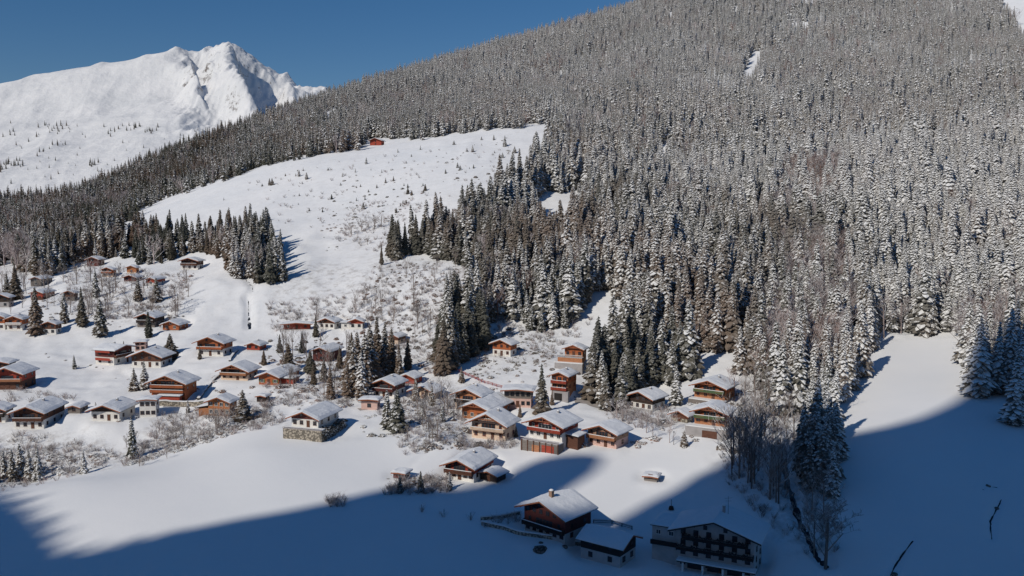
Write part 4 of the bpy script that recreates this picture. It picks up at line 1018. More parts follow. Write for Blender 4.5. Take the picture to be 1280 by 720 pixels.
GRP = [([(5,597,32),(16,602,38),(26,598,42),(37,600,38),(48,601,42),(-6,603,36)], 'snow dusted spruce of the cluster by the field edge in the lower left corner', 'spruces clustered at the lower left field edge'),
       ([(434,497,46),(442,488,66),(452,499,62),(463,478,76),(472,470,78),(482,474,74),(490,468,62),(457,484,70),(447,472,60),(499,476,50),(438,478,56)], 'tall snowy spruce of the dark stand in the middle of the village', 'spruces of the dark stand in the village middle'),
       ([(741,500,80),(757,513,62),(776,512,68),(768,498,72),(752,504,70),(786,503,70),(797,494,72),(745,470,72)], 'tall spruce of the stand between the stepped chalet and the black gabled one', 'spruces beside the stepped chalet'),
       ([(566,462,62),(579,452,62),(590,446,58),(547,452,50)], 'dark spruce at the lower left tip of the forest above the lone orange chalet', 'spruces at the lower left tip of the forest'),
       ([(1008,560,72),(1018,590,84),(1028,560,80),(1036,580,84),(1026,612,80),(1012,610,70),(1038,598,78),(1002,575,66),(1044,572,70),(1030,540,74),(1014,538,70),(1040,620,66)], 'dark spruce of the narrow shaded strip on the right bank of the brook', 'spruces of the shaded strip by the brook'),
       ([(583,500,20),(650,522,18),(545,470,26),(577,478,22),(690,506,20),(540,507,28),(528,522,26),(553,527,24),(645,546,15),(440,446,32),(425,461,30),(350,441,24),(378,441,28),(330,456,20),(392,481,28),(405,476,32),(235,516,17),(120,517,16),(250,451,17),(155,441,15),(610,560,14),(520,500,30)], 'small snowy spruce squeezed between the chalets of the village', 'small spruces between the village chalets'),
       ([(57,158,6),(68,160,9),(76,161,11),(83,162,8),(166,160,8),(172,160,9),(190,162,8),(195,163,8),(140,165,9),(14,166,6),(6,205,16),(12,208,14),(0,212,14),(18,210,10),(72,250,16),(115,206,8),(70,182,6),(40,175,6),(55,188,5)], None, None)]
k = 0
for pts_, lab, grp in GRP[:6]:
    for (x, y, hp) in pts_:
        P = hit(x, y); P[2] = float(zat(P[0], P[1])); k += 1
        make_tree('spruce_tree', 'spruce', k, (P[0], P[1], P[2] - .2), hp * mpp_at(P) / 20, k * 2.1, lab, 'spruce', grp, sxy=random.uniform(1.15, 1.5)); taken.append((P[0], P[1]))

# the forest: tree positions sampled on the slope
FOREST = [(-500,250),(0,257),(100,242),(200,197),(300,162),(420,120),(550,80),(700,37),(830,-20),(1000,-120),(1900,-400),(1900,420),(1560,460),(1275,505),(1255,497),(1235,490),(1212,488),(1203,440),(1200,418),(1110,422),(1095,442),(1075,475),(1050,505),(1040,545),(1015,560),(985,545),(960,495),(935,480),(925,468),(880,465),(850,478),(800,484),(790,500),(742,500),(746,485),(762,462),(778,430),(778,395),(770,368),(757,360),(703,412),(650,425),(612,428),(590,450),(560,468),(545,462),(562,400),(600,372),(600,340),(560,328),(530,318),(487,330),(488,318),(540,300),(600,275),(640,245),(655,228),(680,205),(690,180),(690,163),(715,152),(560,168),(500,174),(460,176),(440,186),(365,200),(330,208),(205,247),(155,276),(148,300),(160,325),(100,330),(60,345),(0,335),(-500,345)]
STRIP = [(165,297),(230,297),(300,294),(335,303),(350,330),(360,350),(330,357),(293,346),(284,322),(235,320),(205,330),(165,330)]
CLEAR = [[(664,282),(690,245),(728,234),(735,262),(706,300),(675,308)], [(926,112),(932,84),(945,64),(953,66),(947,94),(936,116)], [(1248,0),(1256,-60),(1420,-40),(1400,75),(1285,60)]]
BROWN = [[(985,215),(1050,215),(1052,300),(1070,420),(1010,500),(960,500),(975,420),(965,300)], [(1195,420),(1280,400),(1280,440),(1210,470)], [(940,400),(1010,400),(1020,500),(950,490)], [(600,330),(650,330),(630,420),(590,420)], [(-50,322),(40,322),(40,345),(-50,345)]]
def scatter(s, Y0, Y1, seed):
    r = np.random.default_rng(seed); xm = Y1 * .78 + 60
    gx = np.arange(-xm, xm, s); gy = np.arange(Y0, Y1, s); X, Y = np.meshgrid(gx, gy)
    X = X.ravel() + r.uniform(-.45, .45, X.size) * s; Y = Y.ravel() + r.uniform(-.45, .45, Y.size) * s
    k = np.abs(X) < Y * .78 + 60; return X[k], Y[k]
FX_, FY_, FH_ = [], [], []
for s, a, b_ in ((4.6, 240, 520), (5.2, 520, 900), (5.7, 900, 1720)):
    X, Y = scatter(s, a, b_, int(a)); Z = zat(X, Y)
    px, py = project(np.stack([X, Y, Z], -1))
    lim = np.interp(px, [0,100,200,300,420,550,700,800,950,1280], [980,1080,1230,1360,1480,1530,1560,1580,1640,1690])
    kx = 7 * fbm(X / 14, Y / 14, 2, 44); ky = 6 * fbm(X / 13 + 50, Y / 13, 2, 45)
    keep = (in_poly(px + kx, py + ky, FOREST) | in_poly(px + kx, py + ky, STRIP)) & (Y < lim) & (px > -260) & (px < 1540)
    for c in CLEAR: keep &= ~in_poly(px, py, c)
    keep &= free(X, Y, 2.0)
    keep &= (fbm(X / 28, Y / 28, 2, 90) > -0.52)      # small gaps
    FX_.append(X[keep]); FY_.append(Y[keep]); FH_.append(Z[keep])
FX_ = np.concatenate(FX_); FY_ = np.concatenate(FY_); FZ_ = np.concatenate(FH_)
PX_, PY_ = project(np.stack([FX_, FY_, FZ_], -1))
rr = np.random.default_rng(5)
hgt = np.clip(rr.normal(20.5, 5.2, len(FX_)), 8, 31) * (1 + .18 * fbm(FX_ / 60, FY_ / 60, 2, 12)) * np.interp(FY_, [250, 520, 700, 1000, 1600], [1.08, 1.05, .92, .82, .78]) * np.where((PX_ < 380) & (FY_ < 900), .82, 1.0) * np.where((PX_ < 235) & (PX_ > 150) & (PY_ > 285), .82, 1.0)
brown = np.zeros(len(FX_), bool)
for p in BROWN: brown |= in_poly(PX_, PY_, p)
is_bare = (brown & (rr.random(len(FX_)) < np.where((PX_ > 560) & (PX_ < 700), .2, .6))) | (rr.random(len(FX_)) < .035)
for (x, y) in taken: hgt[np.hypot(FX_ - x, FY_ - y) < 3.0] = 0
topy = project(np.stack([FX_, FY_, FZ_ + hgt], -1))[1]
inside = (PX_ > 3) & (PX_ < 1277) & (PY_ < 640) & (topy > 2)
# the trees that show largest: nearest first, skipping ones hidden behind the front rows
order = np.argsort(FY_)
cell = {}; chosen = []
for i in order:
    if not inside[i] or hgt[i] < 5 or is_bare[i]: continue
    hp = PY_[i] - topy[i]; w_ = hp * .22
    c0, c1 = int((PX_[i] - w_) // 4), int((PX_[i] + w_) // 4)
    cov = [cell.get(c, 9999) for c in range(c0, c1 + 1)]
    if topy[i] < sorted(cov)[len(cov) // 2] - 9:      # its top clears what already stands in front
        chosen.append(i)
        if len(chosen) >= 300 - len(SOLO) - 63: break
    for c in range(c0, c1 + 1): cell[c] = min(cell.get(c, 9999), topy[i] + hp * .25)
chosen = set(chosen)
ZN = [(lambda x, y: x > 1180, 'snowy spruce of the wood along the right edge above the shaded field', 'spruces of the wood at the right edge'),
      (lambda x, y: x > 1050, 'snow covered spruce of the forest front above the right snowfield', 'spruces above the right snowfield'),
      (lambda x, y: x > 930, 'spruce of the strip of forest running down along the brook', 'spruces along the brook'),
      (lambda x, y: x > 735, 'snow laden spruce of the forest front behind the orange and black gabled chalets', 'spruces of the forest front behind the right chalets'),
      (lambda x, y: x > 590 and y > 335, 'spruce of the forest above the lone orange chalet, left of the cleared strip', 'spruces left of the cleared strip'),
      (lambda x, y: x > 470, 'dark spruce of the grove with bare lower stems right of the high meadow', 'spruces right of the high meadow'),
      (lambda x, y: x > 150, 'dark spruce of the wedge shaped grove below the high meadow', 'spruces of the wedge below the meadow'),
      (lambda x, y: True, 'dark spruce of the forest behind the upper left hamlet', 'spruces behind the upper left hamlet')]
for i in sorted(chosen):
    for f, lab, grp in ZN:
        if f(PX_[i], PY_[i]): break
    make_tree('spruce_tree', 'spruce', int(rr.integers(0, NSP)), (FX_[i], FY_[i], FZ_[i] - .3), hgt[i] / 20, float(rr.uniform(0, 6.28)), lab, 'spruce', grp, sxy=float(rr.uniform(1.0, 1.45)))

# geometry-nodes forests (far too many to count)
def proto_coll(name, meshes):
    col = bpy.data.collections.new(name)
    for k, me in enumerate(meshes):
        o = bpy.data.objects.new('%s_%02d' % (name, k), me); col.objects.link(o)
    return col
def gn_scatter(name, P, idx, scl, rot, col, label, cat):
    me = bpy.data.meshes.new(name); me.vertices.add(len(P)); me.vertices.foreach_set('co', np.asarray(P, np.float32).ravel())
    a = me.attributes.new('pick', 'INT', 'POINT'); a.data.foreach_set('value', np.asarray(idx, np.int32))
    a = me.attributes.new('size', 'FLOAT_VECTOR', 'POINT'); a.data.foreach_set('vector', np.asarray(scl, np.float32).ravel())
    a = me.attributes.new('turn', 'FLOAT_VECTOR', 'POINT'); a.data.foreach_set('vector', np.asarray(rot, np.float32).ravel())
    o = link(name, me); ng = bpy.data.node_groups.new(name, 'GeometryNodeTree')
    ng.interface.new_socket('Geometry', in_out='INPUT', socket_type='NodeSocketGeometry'); ng.interface.new_socket('Geometry', in_out='OUTPUT', socket_type='NodeSocketGeometry')
    gi = ng.nodes.new('NodeGroupInput'); go = ng.nodes.new('NodeGroupOutput'); ip = ng.nodes.new('GeometryNodeInstanceOnPoints'); ci = ng.nodes.new('GeometryNodeCollectionInfo')
    ci.inputs['Collection'].default_value = col; ci.inputs['Separate Children'].default_value = True; ci.inputs['Reset Children'].default_value = True
    ip.inputs['Pick Instance'].default_value = True
    def at(nm, ty):
        n_ = ng.nodes.new('GeometryNodeInputNamedAttribute'); n_.data_type = ty; n_.inputs['Name'].default_value = nm; return n_.outputs['Attribute']
    mp_ = ng.nodes.new('GeometryNodeMeshToPoints')
    lk = ng.links.new
    lk(gi.outputs[0], mp_.inputs['Mesh']); lk(mp_.outputs[0], ip.inputs['Points']); lk(ci.outputs[0], ip.inputs['Instance']); lk(at('pick', 'INT'), ip.inputs['Instance Index'])
    e2r = ng.nodes.new('FunctionNodeEulerToRotation'); lk(at('turn', 'FLOAT_VECTOR'), e2r.inputs[0]); lk(e2r.outputs[0], ip.inputs['Rotation'])
    lk(at('size', 'FLOAT_VECTOR'), ip.inputs['Scale']); lk(ip.outputs[0], go.inputs[0])
    md = o.modifiers.new('scatter', 'NODES'); md.node_group = ng
    tag(o, label, cat, kind='stuff'); return o
def joined(cm_mb, tr_mb, mats):
    b = MB(); b.v = list(cm_mb.v) + list(tr_mb.v); k = len(cm_mb.v); b.f = list(cm_mb.f) + [[i + k for i in f] for f in tr_mb.f]; b.m = [0] * len(cm_mb.f) + [1] * len(tr_mb.f); b.a = list(cm_mb.a) + [2.0] * len(tr_mb.f)
    return b.mesh('tree', mats, attr=True)
near_m = [joined(spruce(100 + i, 20, [2.7, 3.1, 2.4, 3.3, 2.8, 2.5, 3.0][i], 32, 13, 3), spruce_trunk(20), [M['needle'], M['trunk']]) for i in range(NSP)]
far_m = [joined(b, spruce_trunk(20), [M['needle'], M['trunk']]) for b in FARSP]
pc = proto_coll('forest_spruce', near_m + far_m)
rest = np.array([i for i in range(len(FX_)) if i not in chosen and not is_bare[i] and hgt[i] > 5])
idx = np.where(FY_[rest] < 650, rr.integers(0, NSP, len(rest)), NSP + rr.integers(0, 4, len(rest)))
s = hgt[rest] / 20; wd = s * rr.uniform(.95, 1.55, len(rest))
# a few spruces on the crest of the shading mountain and clumps on the far slopes
n2 = 46; uu = np.linspace(-300, -204, n2) + rr.uniform(-1, 1, n2); cw = WC + rr.uniform(-3, 3, n2)
RX = uu * rh[0] + cw * sh[0]; RY = uu * rh[1] + cw * sh[1]; RZ = crest(uu) - 1
rs = rr.uniform(.2, .5, n2)
fpn, fsz = [], []
def far_hit(px, py):
    d = ray(px, py); Y = np.linspace(1960, 4300, 900); t = Y / d[1]; g = farz(d[0] * t, Y) - (ZC + d[2] * t); k = np.where(g > 0)[0]
    k = k[0] if len(k) else -1; return np.array([d[0] * t[k], Y[k], ZC + d[2] * t[k]])
for (x, y, hp) in GRP[6][0]:
    P = far_hit(x, y)
    for j in range(5 if hp < 12 else 9):
        q = P + np.array([rr.normal(0, 13), rr.normal(0, 25), 0]); fpn.append(q); fsz.append(rr.uniform(.5, 1.1))
for j in range(70):
    P = far_hit(rr.uniform(0, 260), rr.uniform(150, 235)); fpn.append(P); fsz.append(rr.uniform(.3, .9))
fpn = np.array(fpn); fpn[:, 2] = farz(fpn[:, 0][None], fpn[:, 1][None])[0]; fsz = np.array(fsz)
PTS = np.vstack([np.stack([FX_[rest], FY_[rest], FZ_[rest] - .3], 1), np.stack([RX, RY, RZ], 1), fpn])
SCL = np.vstack([np.stack([wd, wd, s], 1), np.stack([rs * 1.3, rs * 1.3, rs], 1), np.stack([fsz * 1.5, fsz * 1.5, fsz], 1)])
IDX = np.concatenate([idx, np.full(n2, NSP + 1), np.full(len(fpn), NSP + 2)])
ROT = np.zeros((len(PTS), 3)); ROT[:, 2] = rr.uniform(0, 6.28, len(PTS)); ROT[:, :2] = rr.normal(0, .025, (len(PTS), 2))
gn_scatter('spruce_forest', PTS, IDX, SCL, ROT, pc, 'vast snow dusted spruce forest covering the mountainside', 'forest')

# ------------------------------------------------------------------ leafless trees
BARE = [ # polygon of bases, count, height px range, material, label, group
 ([(918,566),(960,560),(985,600),(975,630),(930,612),(905,590)], 24, (60, 98), 'bare', 'tall leafless tree of the dense thicket left of the brook', 'leafless trees left of the brook', 1.0),
 ([(928,505),(950,490),(990,500),(1000,560),(930,560),(905,545)], 18, (36, 62), 'bare', 'frosted leafless tree on the bank right of the new orange chalets', 'leafless trees right of the orange chalets', 1.1),
 ([(1000,600),(1040,600),(1045,650),(1010,650)], 6, (50, 75), 'bare', 'leafless tree in the shade on the right bank of the brook', 'leafless trees on the right brook bank', 1.0),
 ([(350,395),(470,370),(480,330),(580,330),(590,390),(530,440),(500,410),(350,410)], 38, (18, 36), 'bare', 'thin leafless tree on the brushy slope above the ledge chalets', 'thin leafless trees on the brushy slope', .8),
 ([(40,340),(240,350),(230,400),(60,400)], 44, (16, 34), 'bare', 'leafless tree among the chalets of the upper left hamlet', 'leafless trees in the upper left hamlet', 1.0),
 ([(345,430),(440,430),(470,520),(420,500),(345,500)], 20, (24, 48), 'bare', 'leafless tree among the firs in the village centre', 'leafless trees in the village centre', .9),
 ([(505,495),(570,495),(580,560),(510,560)], 16, (26, 48), 'bare', 'leafless tree between the snowy spruce pair and the cream chalets', 'leafless trees left of the cream chalets', 1.0),
 ([(755,515),(845,530),(840,560),(790,550)], 9, (24, 38), 'frosty', 'leafless fruit tree below the village lane, between pink and orange chalets', 'leafless fruit trees below the lane', 1.3),
 ([(150,560),(260,520),(330,520),(300,545),(170,590)], 20, (16, 32), 'bare', 'leafless bushy tree along the gully above the big snowfield', 'leafless trees along the gully', 1.1),
 ([(600,335),(655,335),(640,420),(595,415)], 14, (30, 50), 'frosty', 'frosted leafless tree in the gap of the forest left of the cleared strip', 'frosted leafless trees in the forest gap', 1.2),
 ([(420,300),(450,270),(520,275),(470,310)], 9, (10, 22), 'bare', 'small leafless tree on the gully lip in the middle of the high meadow', 'small leafless trees on the meadow gully', 1.5),
 ([(-5,395),(60,405),(100,390),(60,360),(0,345)], 14, (16, 28), 'bare', 'leafless tree near the chalets at the left edge', 'leafless trees near the left edge', 1.0),
]
def rand_in(poly, r):
    xs_ = [p[0] for p in poly]; ys_ = [p[1] for p in poly]
    while True:
        x = r.uniform(min(xs_), max(xs_)); y = r.uniform(min(ys_), max(ys_))
        if bool(in_poly(np.array(x), np.array(y), poly)): return x, y
rb = random.Random(3)
for poly, cnt, (h0, h1), mat, lab, grp, sx_ in BARE:
    for _ in range(cnt):
        for _t in range(8):
            x, y = rand_in(poly, rb); P = hit(x, y)
            if bool(free(P[0], P[1], -.5)): break
        else: continue
        P[2] = float(zat(P[0], P[1])); k += 1
        make_tree('leafless_tree', 'bare', rb.randint(0, 4), (P[0], P[1], P[2] - .2), rb.uniform(h0, h1) * mpp_at(P) / 12, rb.uniform(0, 6.28), lab, 'tree', grp, sxy=sx_ * rb.uniform(.85, 1.2), mat=mat)
for (x, y, hp, sx_, mat, lab) in [(1032,706,100,1.15,'bare','large spreading leafless tree in the shade beside the brook, lowest tree of the picture'),
                             (1018,690,70,1.0,'bare','slim leafless tree leaning beside the large spreading one at the brook'),
                             (985,500,62,1.2,'larch','reddish larch above the brook wood'), (918,500,44,1.1,'larch','red brown leafless tree touching the right end of the upper orange chalet')]:
    P = hit(x, y); P[2] = float(zat(P[0], P[1])); make_tree('leafless_tree', 'big' if sx_ > 1.1 and y > 600 else 'bare', 3 if sx_ > 1.4 else 1, (P[0], P[1], P[2] - .2), hp * mpp_at(P) / 12, 2.0, lab, 'tree', None, sxy=sx_, mat=mat)
# leafless trees inside the forest
bi = np.where(is_bare & (PX_ > -200) & (PX_ < 1500))[0]
pb = proto_coll('forest_leafless', [joined(cr, tr, [M['frosty'], M['frosty']]) for cr, tr in BT] + [joined(cr, tr, [M['larch'], M['larch']]) for cr, tr in BT])
sb = rr.uniform(.85, 1.3, len(bi)) * 1.5; rz_ = np.zeros((len(bi), 3)); rz_[:, 2] = rr.uniform(0, 6.28, len(bi))
red_ = in_poly(PX_[bi], PY_[bi], [(985,225),(1050,225),(1050,270),(985,270)]) & (rr.random(len(bi)) < .6) | (rr.random(len(bi)) < .25)
gn_scatter('leafless_wood', np.stack([FX_[bi], FY_[bi], FZ_[bi] - .2], 1), rr.integers(0, 5, len(bi)) + 5 * red_, np.stack([sb * 1.2, sb * 1.2, sb], 1), rz_, pb, 'frosted leafless wood between the spruces of the mountainside', 'wood')
# brush
BR = [([(430,430),(440,380),(470,325),(590,325),(600,400),(545,470),(500,450),(470,400)], 520), ([(150,585),(200,520),(340,505),(360,530),(250,552),(175,583)], 300), ([(-40,560),(30,545),(120,560),(165,575),(60,604),(-40,625)], 260),
      ([(80,330),(240,345),(220,400),(90,400)], 500), ([(330,380),(430,370),(430,410),(340,415)], 160), ([(300,230),(460,195),(640,172),(640,235),(480,285),(360,290)], 150), ([(500,480),(600,500),(560,560),(500,570)], 180), ([(600,400),(740,400),(700,450),(590,470)], 160), ([(900,480),(1040,480),(1050,700),(1000,690),(900,600)], 300),
      ([(420,300),(440,250),(540,255),(470,320)], 160), ([(755,510),(850,510),(850,535),(760,535)], 90), ([(330,480),(470,450),(480,520),(420,505),(330,510)], 260), ([(600,655),(650,645),(650,652),(600,662)], 14), ([(490,600),(560,598),(560,616),(480,620)], 90), ([(570,550),(650,552),(640,562),(575,565)], 60), ([(600,330),(655,330),(640,425),(595,420)], 200), ([(0,470),(60,490),(110,500),(0,505)], 60), ([(690,365),(760,365),(700,440),(640,440)],40), ([(405,622),(432,622),(432,634),(405,634)], 22)]
bp_, bs_ = [], []
for poly, cnt in BR:
    for _ in range(cnt):
        x, y = rand_in(poly, rb); P = hit(x, y, y1=900)
        if bool(free(P[0], P[1], -1.0)): bp_.append(P); bs_.append(rb.uniform(.45, 1.3))
bp_ = np.array(bp_); bp_[:, 2] = zat(bp_[:, 0], bp_[:, 1]); bs_ = np.array(bs_)
pbr = proto_coll('brush', [b.mesh('shrub', [M['bare']]) for b in SHR] + [b.mesh('shrub', [M['frosty']]) for b in SHR[:3]] + [b.mesh('shrub', [M['larch']]) for b in SHR[:1]])
rz_ = np.zeros((len(bp_), 3)); rz_[:, 2] = rr.uniform(0, 6.28, len(bp_))
gn_scatter('brush', bp_, rr.integers(0, 8, len(bp_)), np.stack([bs_ * 1.15] * 2 + [bs_], 1), rz_, pbr, 'leafless grey brown brush on the banks and slopes', 'brush')

# snow covered bushes: low mounds of twigs and snow
def bush(seed):
    r = random.Random(seed); b = MB()
    for i in range(110):
        a = r.uniform(0, 6.28); e = r.uniform(0, 1.45); R0 = r.uniform(.55, 1.0)
        c_ = Vector((math.cos(a) * math.cos(e) * R0, math.sin(a) * math.cos(e) * R0, math.sin(e) * R0 * .9)); n_ = (c_ + Vector((r.uniform(-.5, .5), r.uniform(-.5, .5), r.uniform(0, .7)))).normalized()
        u = n_.orthogonal().normalized(); v = n_.cross(u); s1 = r.uniform(.12, .3); s2 = r.uniform(.12, .3)
        k_ = b.add([c_ + u * s1, c_ + v * s2, c_ - u * s1, c_ - v * s2]); b.face([k_, k_+1, k_+2, k_+3], 0, r.random() * 1.1 + (.5 if e < .4 else 0))
    return b.mesh('bush', [M['bush']], attr=True)
pbu = proto_coll('snowy_bushes', [bush(50 + i) for i in range(4)])
bp_, bs_ = [], []
for poly, cnt in [([(0,430),(110,450),(250,470),(330,450),(470,430),(560,470),(560,500),(480,560),(340,500),(230,520),(120,530),(230,500)], 200), ([(560,450),(700,440),(740,480),(850,500),(930,500),(900,560),(800,530),(720,500),(640,510),(560,480)], 170), ([(60,330),(250,340),(230,410),(40,420)], 170),
                  ([(500,500),(580,510),(585,560),(520,565),(490,545)], 180), ([(430,400),(470,330),(590,325),(600,400),(545,470),(480,440)], 330), ([(590,420),(700,400),(690,450),(600,475)], 180), ([(150,585),(330,508),(345,525),(240,560)], 260), ([(0,560),(170,570),(60,602),(0,610)], 160), ([(330,425),(480,420),(480,500),(340,490)], 260), ([(640,545),(720,560),(800,560),(840,545),(720,552)], 60), ([(480,596),(565,596),(560,615),(485,618)], 60), ([(900,490),(1000,480),(1000,560),(900,570)], 160), ([(380,235),(640,165),(650,240),(440,310)], 130), ([(395,270),(450,255),(460,290),(410,320)], 60)]:
    for _ in range(cnt):
        x, y = rand_in(poly, rb); P = hit(x, y, y1=900)
        if bool(free(P[0], P[1], -.5)): bp_.append(P); bs_.append(rb.uniform(.25, .6) + rb.random() ** 3 * .9)
bp_ = np.array(bp_); bp_[:, 2] = zat(bp_[:, 0], bp_[:, 1]) - .15; bs_ = np.array(bs_)
rz_ = np.zeros((len(bp_), 3)); rz_[:, 2] = rr.uniform(0, 6.28, len(bp_))
gn_scatter('snowy_bushes', bp_, rr.integers(0, 4, len(bp_)), np.stack([bs_ * 1.3, bs_ * 1.3, bs_], 1), rz_, pbu, 'low snow covered bushes scattered between the houses and on the slopes', 'bushes')

# young spruces on the high meadow
MEAD = [(260,250),(365,215),(470,190),(640,168),(650,215),(600,250),(540,275),(430,300),(380,320),(350,290)]
for j in range(95):
    x, y = rand_in(MEAD, rb)
    if 372 < x < 420 and y > 270: continue
    P = hit(x, y); hp = rb.choice([2.5, 3, 3, 4, 4, 5, 5, 6, 7, 9]); P[2] = float(zat(P[0], P[1]))
    make_tree('young_spruce', 'spruce', rb.randint(0, NSP - 1), (P[0], P[1], P[2] - .3), hp * mpp_at(P) / 20, rb.uniform(0, 6), 'small young spruce poking out of the snow of the high meadow', 'spruce', 'young spruces dotted over the high meadow', sxy=rb.uniform(1.2, 2.4))

# ------------------------------------------------------------------ small things
def fence(name, P, label, cat, hgt_=1.0, step=2.0, mat='black', snow=True, group=None):
    pts_ = [hit(x, y) for x, y in P]; o0 = pts_[0]; root = link(name, None, None, tuple(o0)); tag(root, label, cat, group)
    b = MB(); r = MB(); s_ = MB(); prev = None
    for a, c in zip(pts_[:-1], pts_[1:]):
        ln = np.hypot(*(c - a)[:2]); n_ = max(1, int(ln / step))
        for i in range(n_ + (1 if c is pts_[-1] else 0)):
            q = a + (c - a) * i / n_; q[2] = float(zat(q[0], q[1])); q = q - o0
            if prev is not None:
                for hh in (.35, .75, 1.0): r.tube(prev + np.array([0, 0, hgt_ * hh]), q + np.array([0, 0, hgt_ * hh]), .07, .07, 4)
                s_.tube(prev + np.array([0, 0, hgt_ + .14]), q + np.array([0, 0, hgt_ + .14]), .10, .10, 5)
            b.box(q[0] - .09, q[0] + .09, q[1] - .09, q[1] + .09, q[2] - .8, q[2] + hgt_ + .06); prev = q
    link('posts', b.mesh('posts', [M[mat]]), root)['kind'] = 'stuff'; link('rails', r.mesh('rails', [M[mat]]), root)
    if snow: link('snow_strip', s_.mesh('snow_strip', [M['snow']]), root)
def low_wall(name, P, label, hgt_=1.1, mat='stone', th=.5):
    pts_ = [hit(x, y) for x, y in P]; o0 = pts_[0].copy(); root = link(name, None, None, tuple(o0)); tag(root, label, 'wall')
    b = MB(); s_ = MB(); Q = []
    for a, c in zip(pts_[:-1], pts_[1:]):
        n_ = max(1, int(np.hypot(*(c - a)[:2]) / 1.5))
        for i in range(n_): Q.append(a + (c - a) * i / n_)
    Q.append(pts_[-1]); Q = np.array(Q); Q[:, 2] = zat(Q[:, 0], Q[:, 1]); Q -= o0
    d = np.gradient(Q[:, :2], axis=0); d /= np.linalg.norm(d, axis=1)[:, None]; nn = np.stack([-d[:, 1], d[:, 0]], 1) * th / 2
    for mb, z0, z1, kx in ((b, -1.5, hgt_, 1.0), (s_, hgt_ + .003, hgt_ + .3, 1.15)):
        for i in range(len(Q) - 1):
            p, q = Q[i], Q[i + 1]; n0, n1 = nn[i] * kx, nn[i + 1] * kx
            mb.hexa([(p[0]-n0[0], p[1]-n0[1], p[2]+z0), (q[0]-n1[0], q[1]-n1[1], q[2]+z0), (q[0]+n1[0], q[1]+n1[1], q[2]+z0), (p[0]+n0[0], p[1]+n0[1], p[2]+z0),
                     (p[0]-n0[0], p[1]-n0[1], p[2]+z1), (q[0]-n1[0], q[1]-n1[1], q[2]+z1), (q[0]+n1[0], q[1]+n1[1], q[2]+z1), (p[0]+n0[0], p[1]+n0[1], p[2]+z1)])
    link('masonry', b.mesh('masonry', [M[mat]]), root); link('snow_cap', s_.mesh('snow_cap', [M['snow']]), root)
low_wall('garden_wall', [(602,656),(630,662),(655,668),(690,675),(715,676),(742,671)], 'low dark garden wall curving round the front of the old farmhouse', .9)
low_wall('garden_wall', [(601,650),(625,648),(650,643)], 'short snow covered wall running left from the farmhouse terrace', .8)
low_wall('retaining_wall', [(196,507),(225,508),(262,507)], 'snowy retaining wall right of the white box house', 1.8, 'stone', .8)
fence('ramp_railing', [(570,464),(590,472),(610,480),(632,487)], 'reddish wooden railing running down behind the modern house', 'fence', 1.0, 2.0, 'red', False)
fence('field_fence', [(742,650),(765,655),(790,662)], 'dark fence line between farmhouse and small white house', 'fence', .9, 2.5)
low_wall('stacked_firewood', [(655,556),(672,558),(690,557)], 'snow topped brown woodpile below the terrace of the broad red brown chalet', 1.2, 'brown', 1.0)
# stairway railing line left of the pale orange chalet
low_wall('stair_wall', [(248,500),(258,486),(268,475),(275,468)], 'dark diagonal stairway wall climbing between the large orange and the pale orange chalet', .7, 'black', .9)
low_wall('stair_wall', [(287,452),(292,443),(297,436)], 'short dark stairway wall running up to the bright red hut', .6, 'black', .8)
# boulders / dark hummocks
def boulder(x, y, w, lab):
    P = hit(x, y); r = random.Random(int(x * 7 + y)); R0 = w * mpp_at(P) / 2; b = MB(); n_ = 9; prev = None
    for j, (zr, rr_) in enumerate(((-.3, .9), (.15, 1.0), (.4, .7), (.52, .25))):
        base = b.add([(R0 * rr_ * r.uniform(.75, 1.2) * math.cos(6.283*i/n_), R0 * rr_ * r.uniform(.75, 1.2) * math.sin(6.283*i/n_), R0 * zr * r.uniform(.85, 1.1)) for i in range(n_)])
        if prev is not None:
            for i in range(n_): b.face([prev+i, prev+(i+1)%n_, base+(i+1)%n_, base+i])
        prev = base
    b.face([prev + i for i in range(n_)])
    tag(link('boulder', b.mesh('boulder', [M['rock']], True), None, (P[0], P[1], float(zat(P[0], P[1])))), lab, 'rock')
for x, y, w, lab in [(675,690,18,'long low dark rock in the shaded snow left of the small white house'), (676,681,7,'small dark rock by the track below the farmhouse'), (706,686,9,'dark rock between the farmhouse and the small white house'),
                 (1118,717,9,'dark stone at the bottom of the right shaded field'), (1234,606,8,'dark stone at the top of the ditch on the right field'), (1246,633,6,'small stone halfway along the right ditch'), (574,557,12,'dark rock at the foot of the large cream chalet'), (600,557,16,'flat dark rock below the large cream chalet')]:
    boulder(x, y, w, lab)
# marker posts in the shaded field
for j, (x, y) in enumerate([(527,640),(555,646),(588,650)]):
    P = hit(x, y); b = MB(); H = 2.0; b.tube((0, 0, -.4), (0, 0, H), .08, .07, 6, cap=True)
    root = link('wrapped_sapling', None, None, tuple(P)); tag(root, ['leftmost of three wrapped saplings in the shaded lower field', 'middle one of three wrapped saplings in the shaded lower field', 'rightmost of three wrapped saplings in the shaded lower field'][j], 'sapling')
    link('stake', b.mesh('stake', [M['greyw']]), root)
    s_ = shrub(900 + j, 2.4); link('twigs', s_.mesh('twigs', [M['bare']]), root)
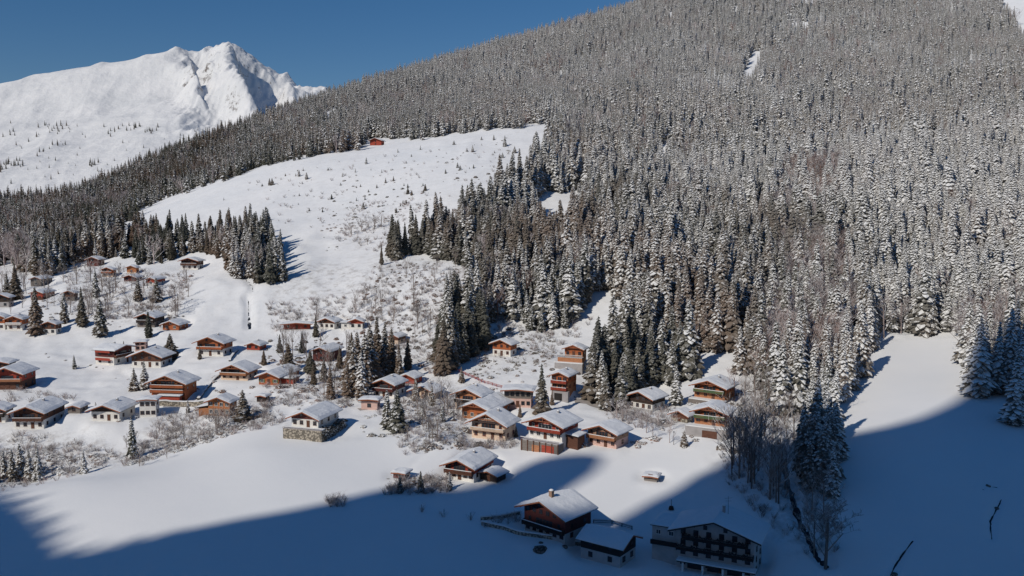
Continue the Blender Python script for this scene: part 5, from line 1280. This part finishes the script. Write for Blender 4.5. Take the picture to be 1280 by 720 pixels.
# lift mast in the field behind the hotel
P = hit(839, 637); b = MB(); b.tube((0, 0, -.5), (0, 0, 2.8), .09, .07, 6, cap=True)
root = link('signpost', None, None, tuple(P)); tag(root, 'dark post with a round base standing in the snow behind the guesthouse', 'post'); link('pole', b.mesh('pole', [M['black']]), root)
b = MB(); b.tube((0, 0, .1), (0, 0, .9), .75, .55, 9, cap=True); link('drum', b.mesh('drum', [M['black']]), root)
P = hit(842, 556); root = link('lamp_post', None, None, tuple(P)); tag(root, 'thin post on the snow below the village lane, right of the pink chalet', 'post')
b = MB(); b.tube((0, 0, -.5), (0, 0, 4.0), .08, .06, 6); link('pole', b.mesh('pole', [M['greyw']]), root); b = MB(); b.box(-.25, .25, -.15, .15, 3.95, 4.15); link('lamp_head', b.mesh('lamp_head', [M['metal']]), root)

# ------------------------------------------------------------------ light, sky, camera
w = bpy.data.worlds.new('World'); SC.world = w; w.use_nodes = True; nt = w.node_tree
bg = nt.nodes['Background']; sk = nt.nodes.new('ShaderNodeTexSky'); sk.sky_type = 'NISHITA'; sk.sun_disc = False
sk.sun_elevation = SEL; sk.sun_rotation = math.pi + SAZ; sk.altitude = 1800; sk.air_density = 1.0; sk.dust_density = 0.2; sk.ozone_density = 2.5
hs_n = nt.nodes.new('ShaderNodeHueSaturation'); hs_n.inputs['Saturation'].default_value = SKY_SAT
nt.links.new(sk.outputs[0], hs_n.inputs['Color']); tcw = nt.nodes.new('ShaderNodeTexCoord'); sxw = nt.nodes.new('ShaderNodeSeparateXYZ'); nt.links.new(tcw.outputs['Generated'], sxw.inputs[0])
rw = nt.nodes.new('ShaderNodeValToRGB'); nt.links.new(sxw.outputs['Z'], rw.inputs[0])
e_ = rw.color_ramp.elements; e_[0].position = 0.0; e_[0].color = (.60, .60, .64, 1); e_[1].position = .7; e_[1].color = (1.0, 1.0, 1.0, 1)
mw = nt.nodes.new('ShaderNodeMix'); mw.data_type = 'RGBA'; mw.blend_type = 'MULTIPLY'; mw.inputs[0].default_value = 1.0
nt.links.new(hs_n.outputs[0], mw.inputs[6]); nt.links.new(rw.outputs[0], mw.inputs[7]); nt.links.new(mw.outputs[2], bg.inputs[0]); bg.inputs[1].default_value = SKY_STR
sd = bpy.data.lights.new('sun', 'SUN'); sd.energy = SUN_STR; sd.angle = R_(.53); sd.color = (1.0, .925, .815)
so = bpy.data.objects.new('sun', sd); C.objects.link(so); so.rotation_euler = Vector(SUN).to_track_quat('Z', 'Y').to_euler()
cd = bpy.data.cameras.new('camera'); cd.sensor_width = 36; cd.lens = 36 * FPX / 1280; cd.clip_start = 1; cd.clip_end = 20000
co = bpy.data.objects.new('camera', cd); C.objects.link(co); co.location = (0, 0, ZC); co.rotation_euler = (math.pi / 2 - PITCH, 0, 0)
SC.camera = co
SC.view_settings.view_transform = 'Standard'; SC.view_settings.look = 'None'; SC.view_settings.exposure = 0
SC.cycles.max_bounces = 5; SC.cycles.diffuse_bounces = 3; SC.cycles.glossy_bounces = 2; SC.cycles.transmission_bounces = 1; SC.cycles.caustics_reflective = False
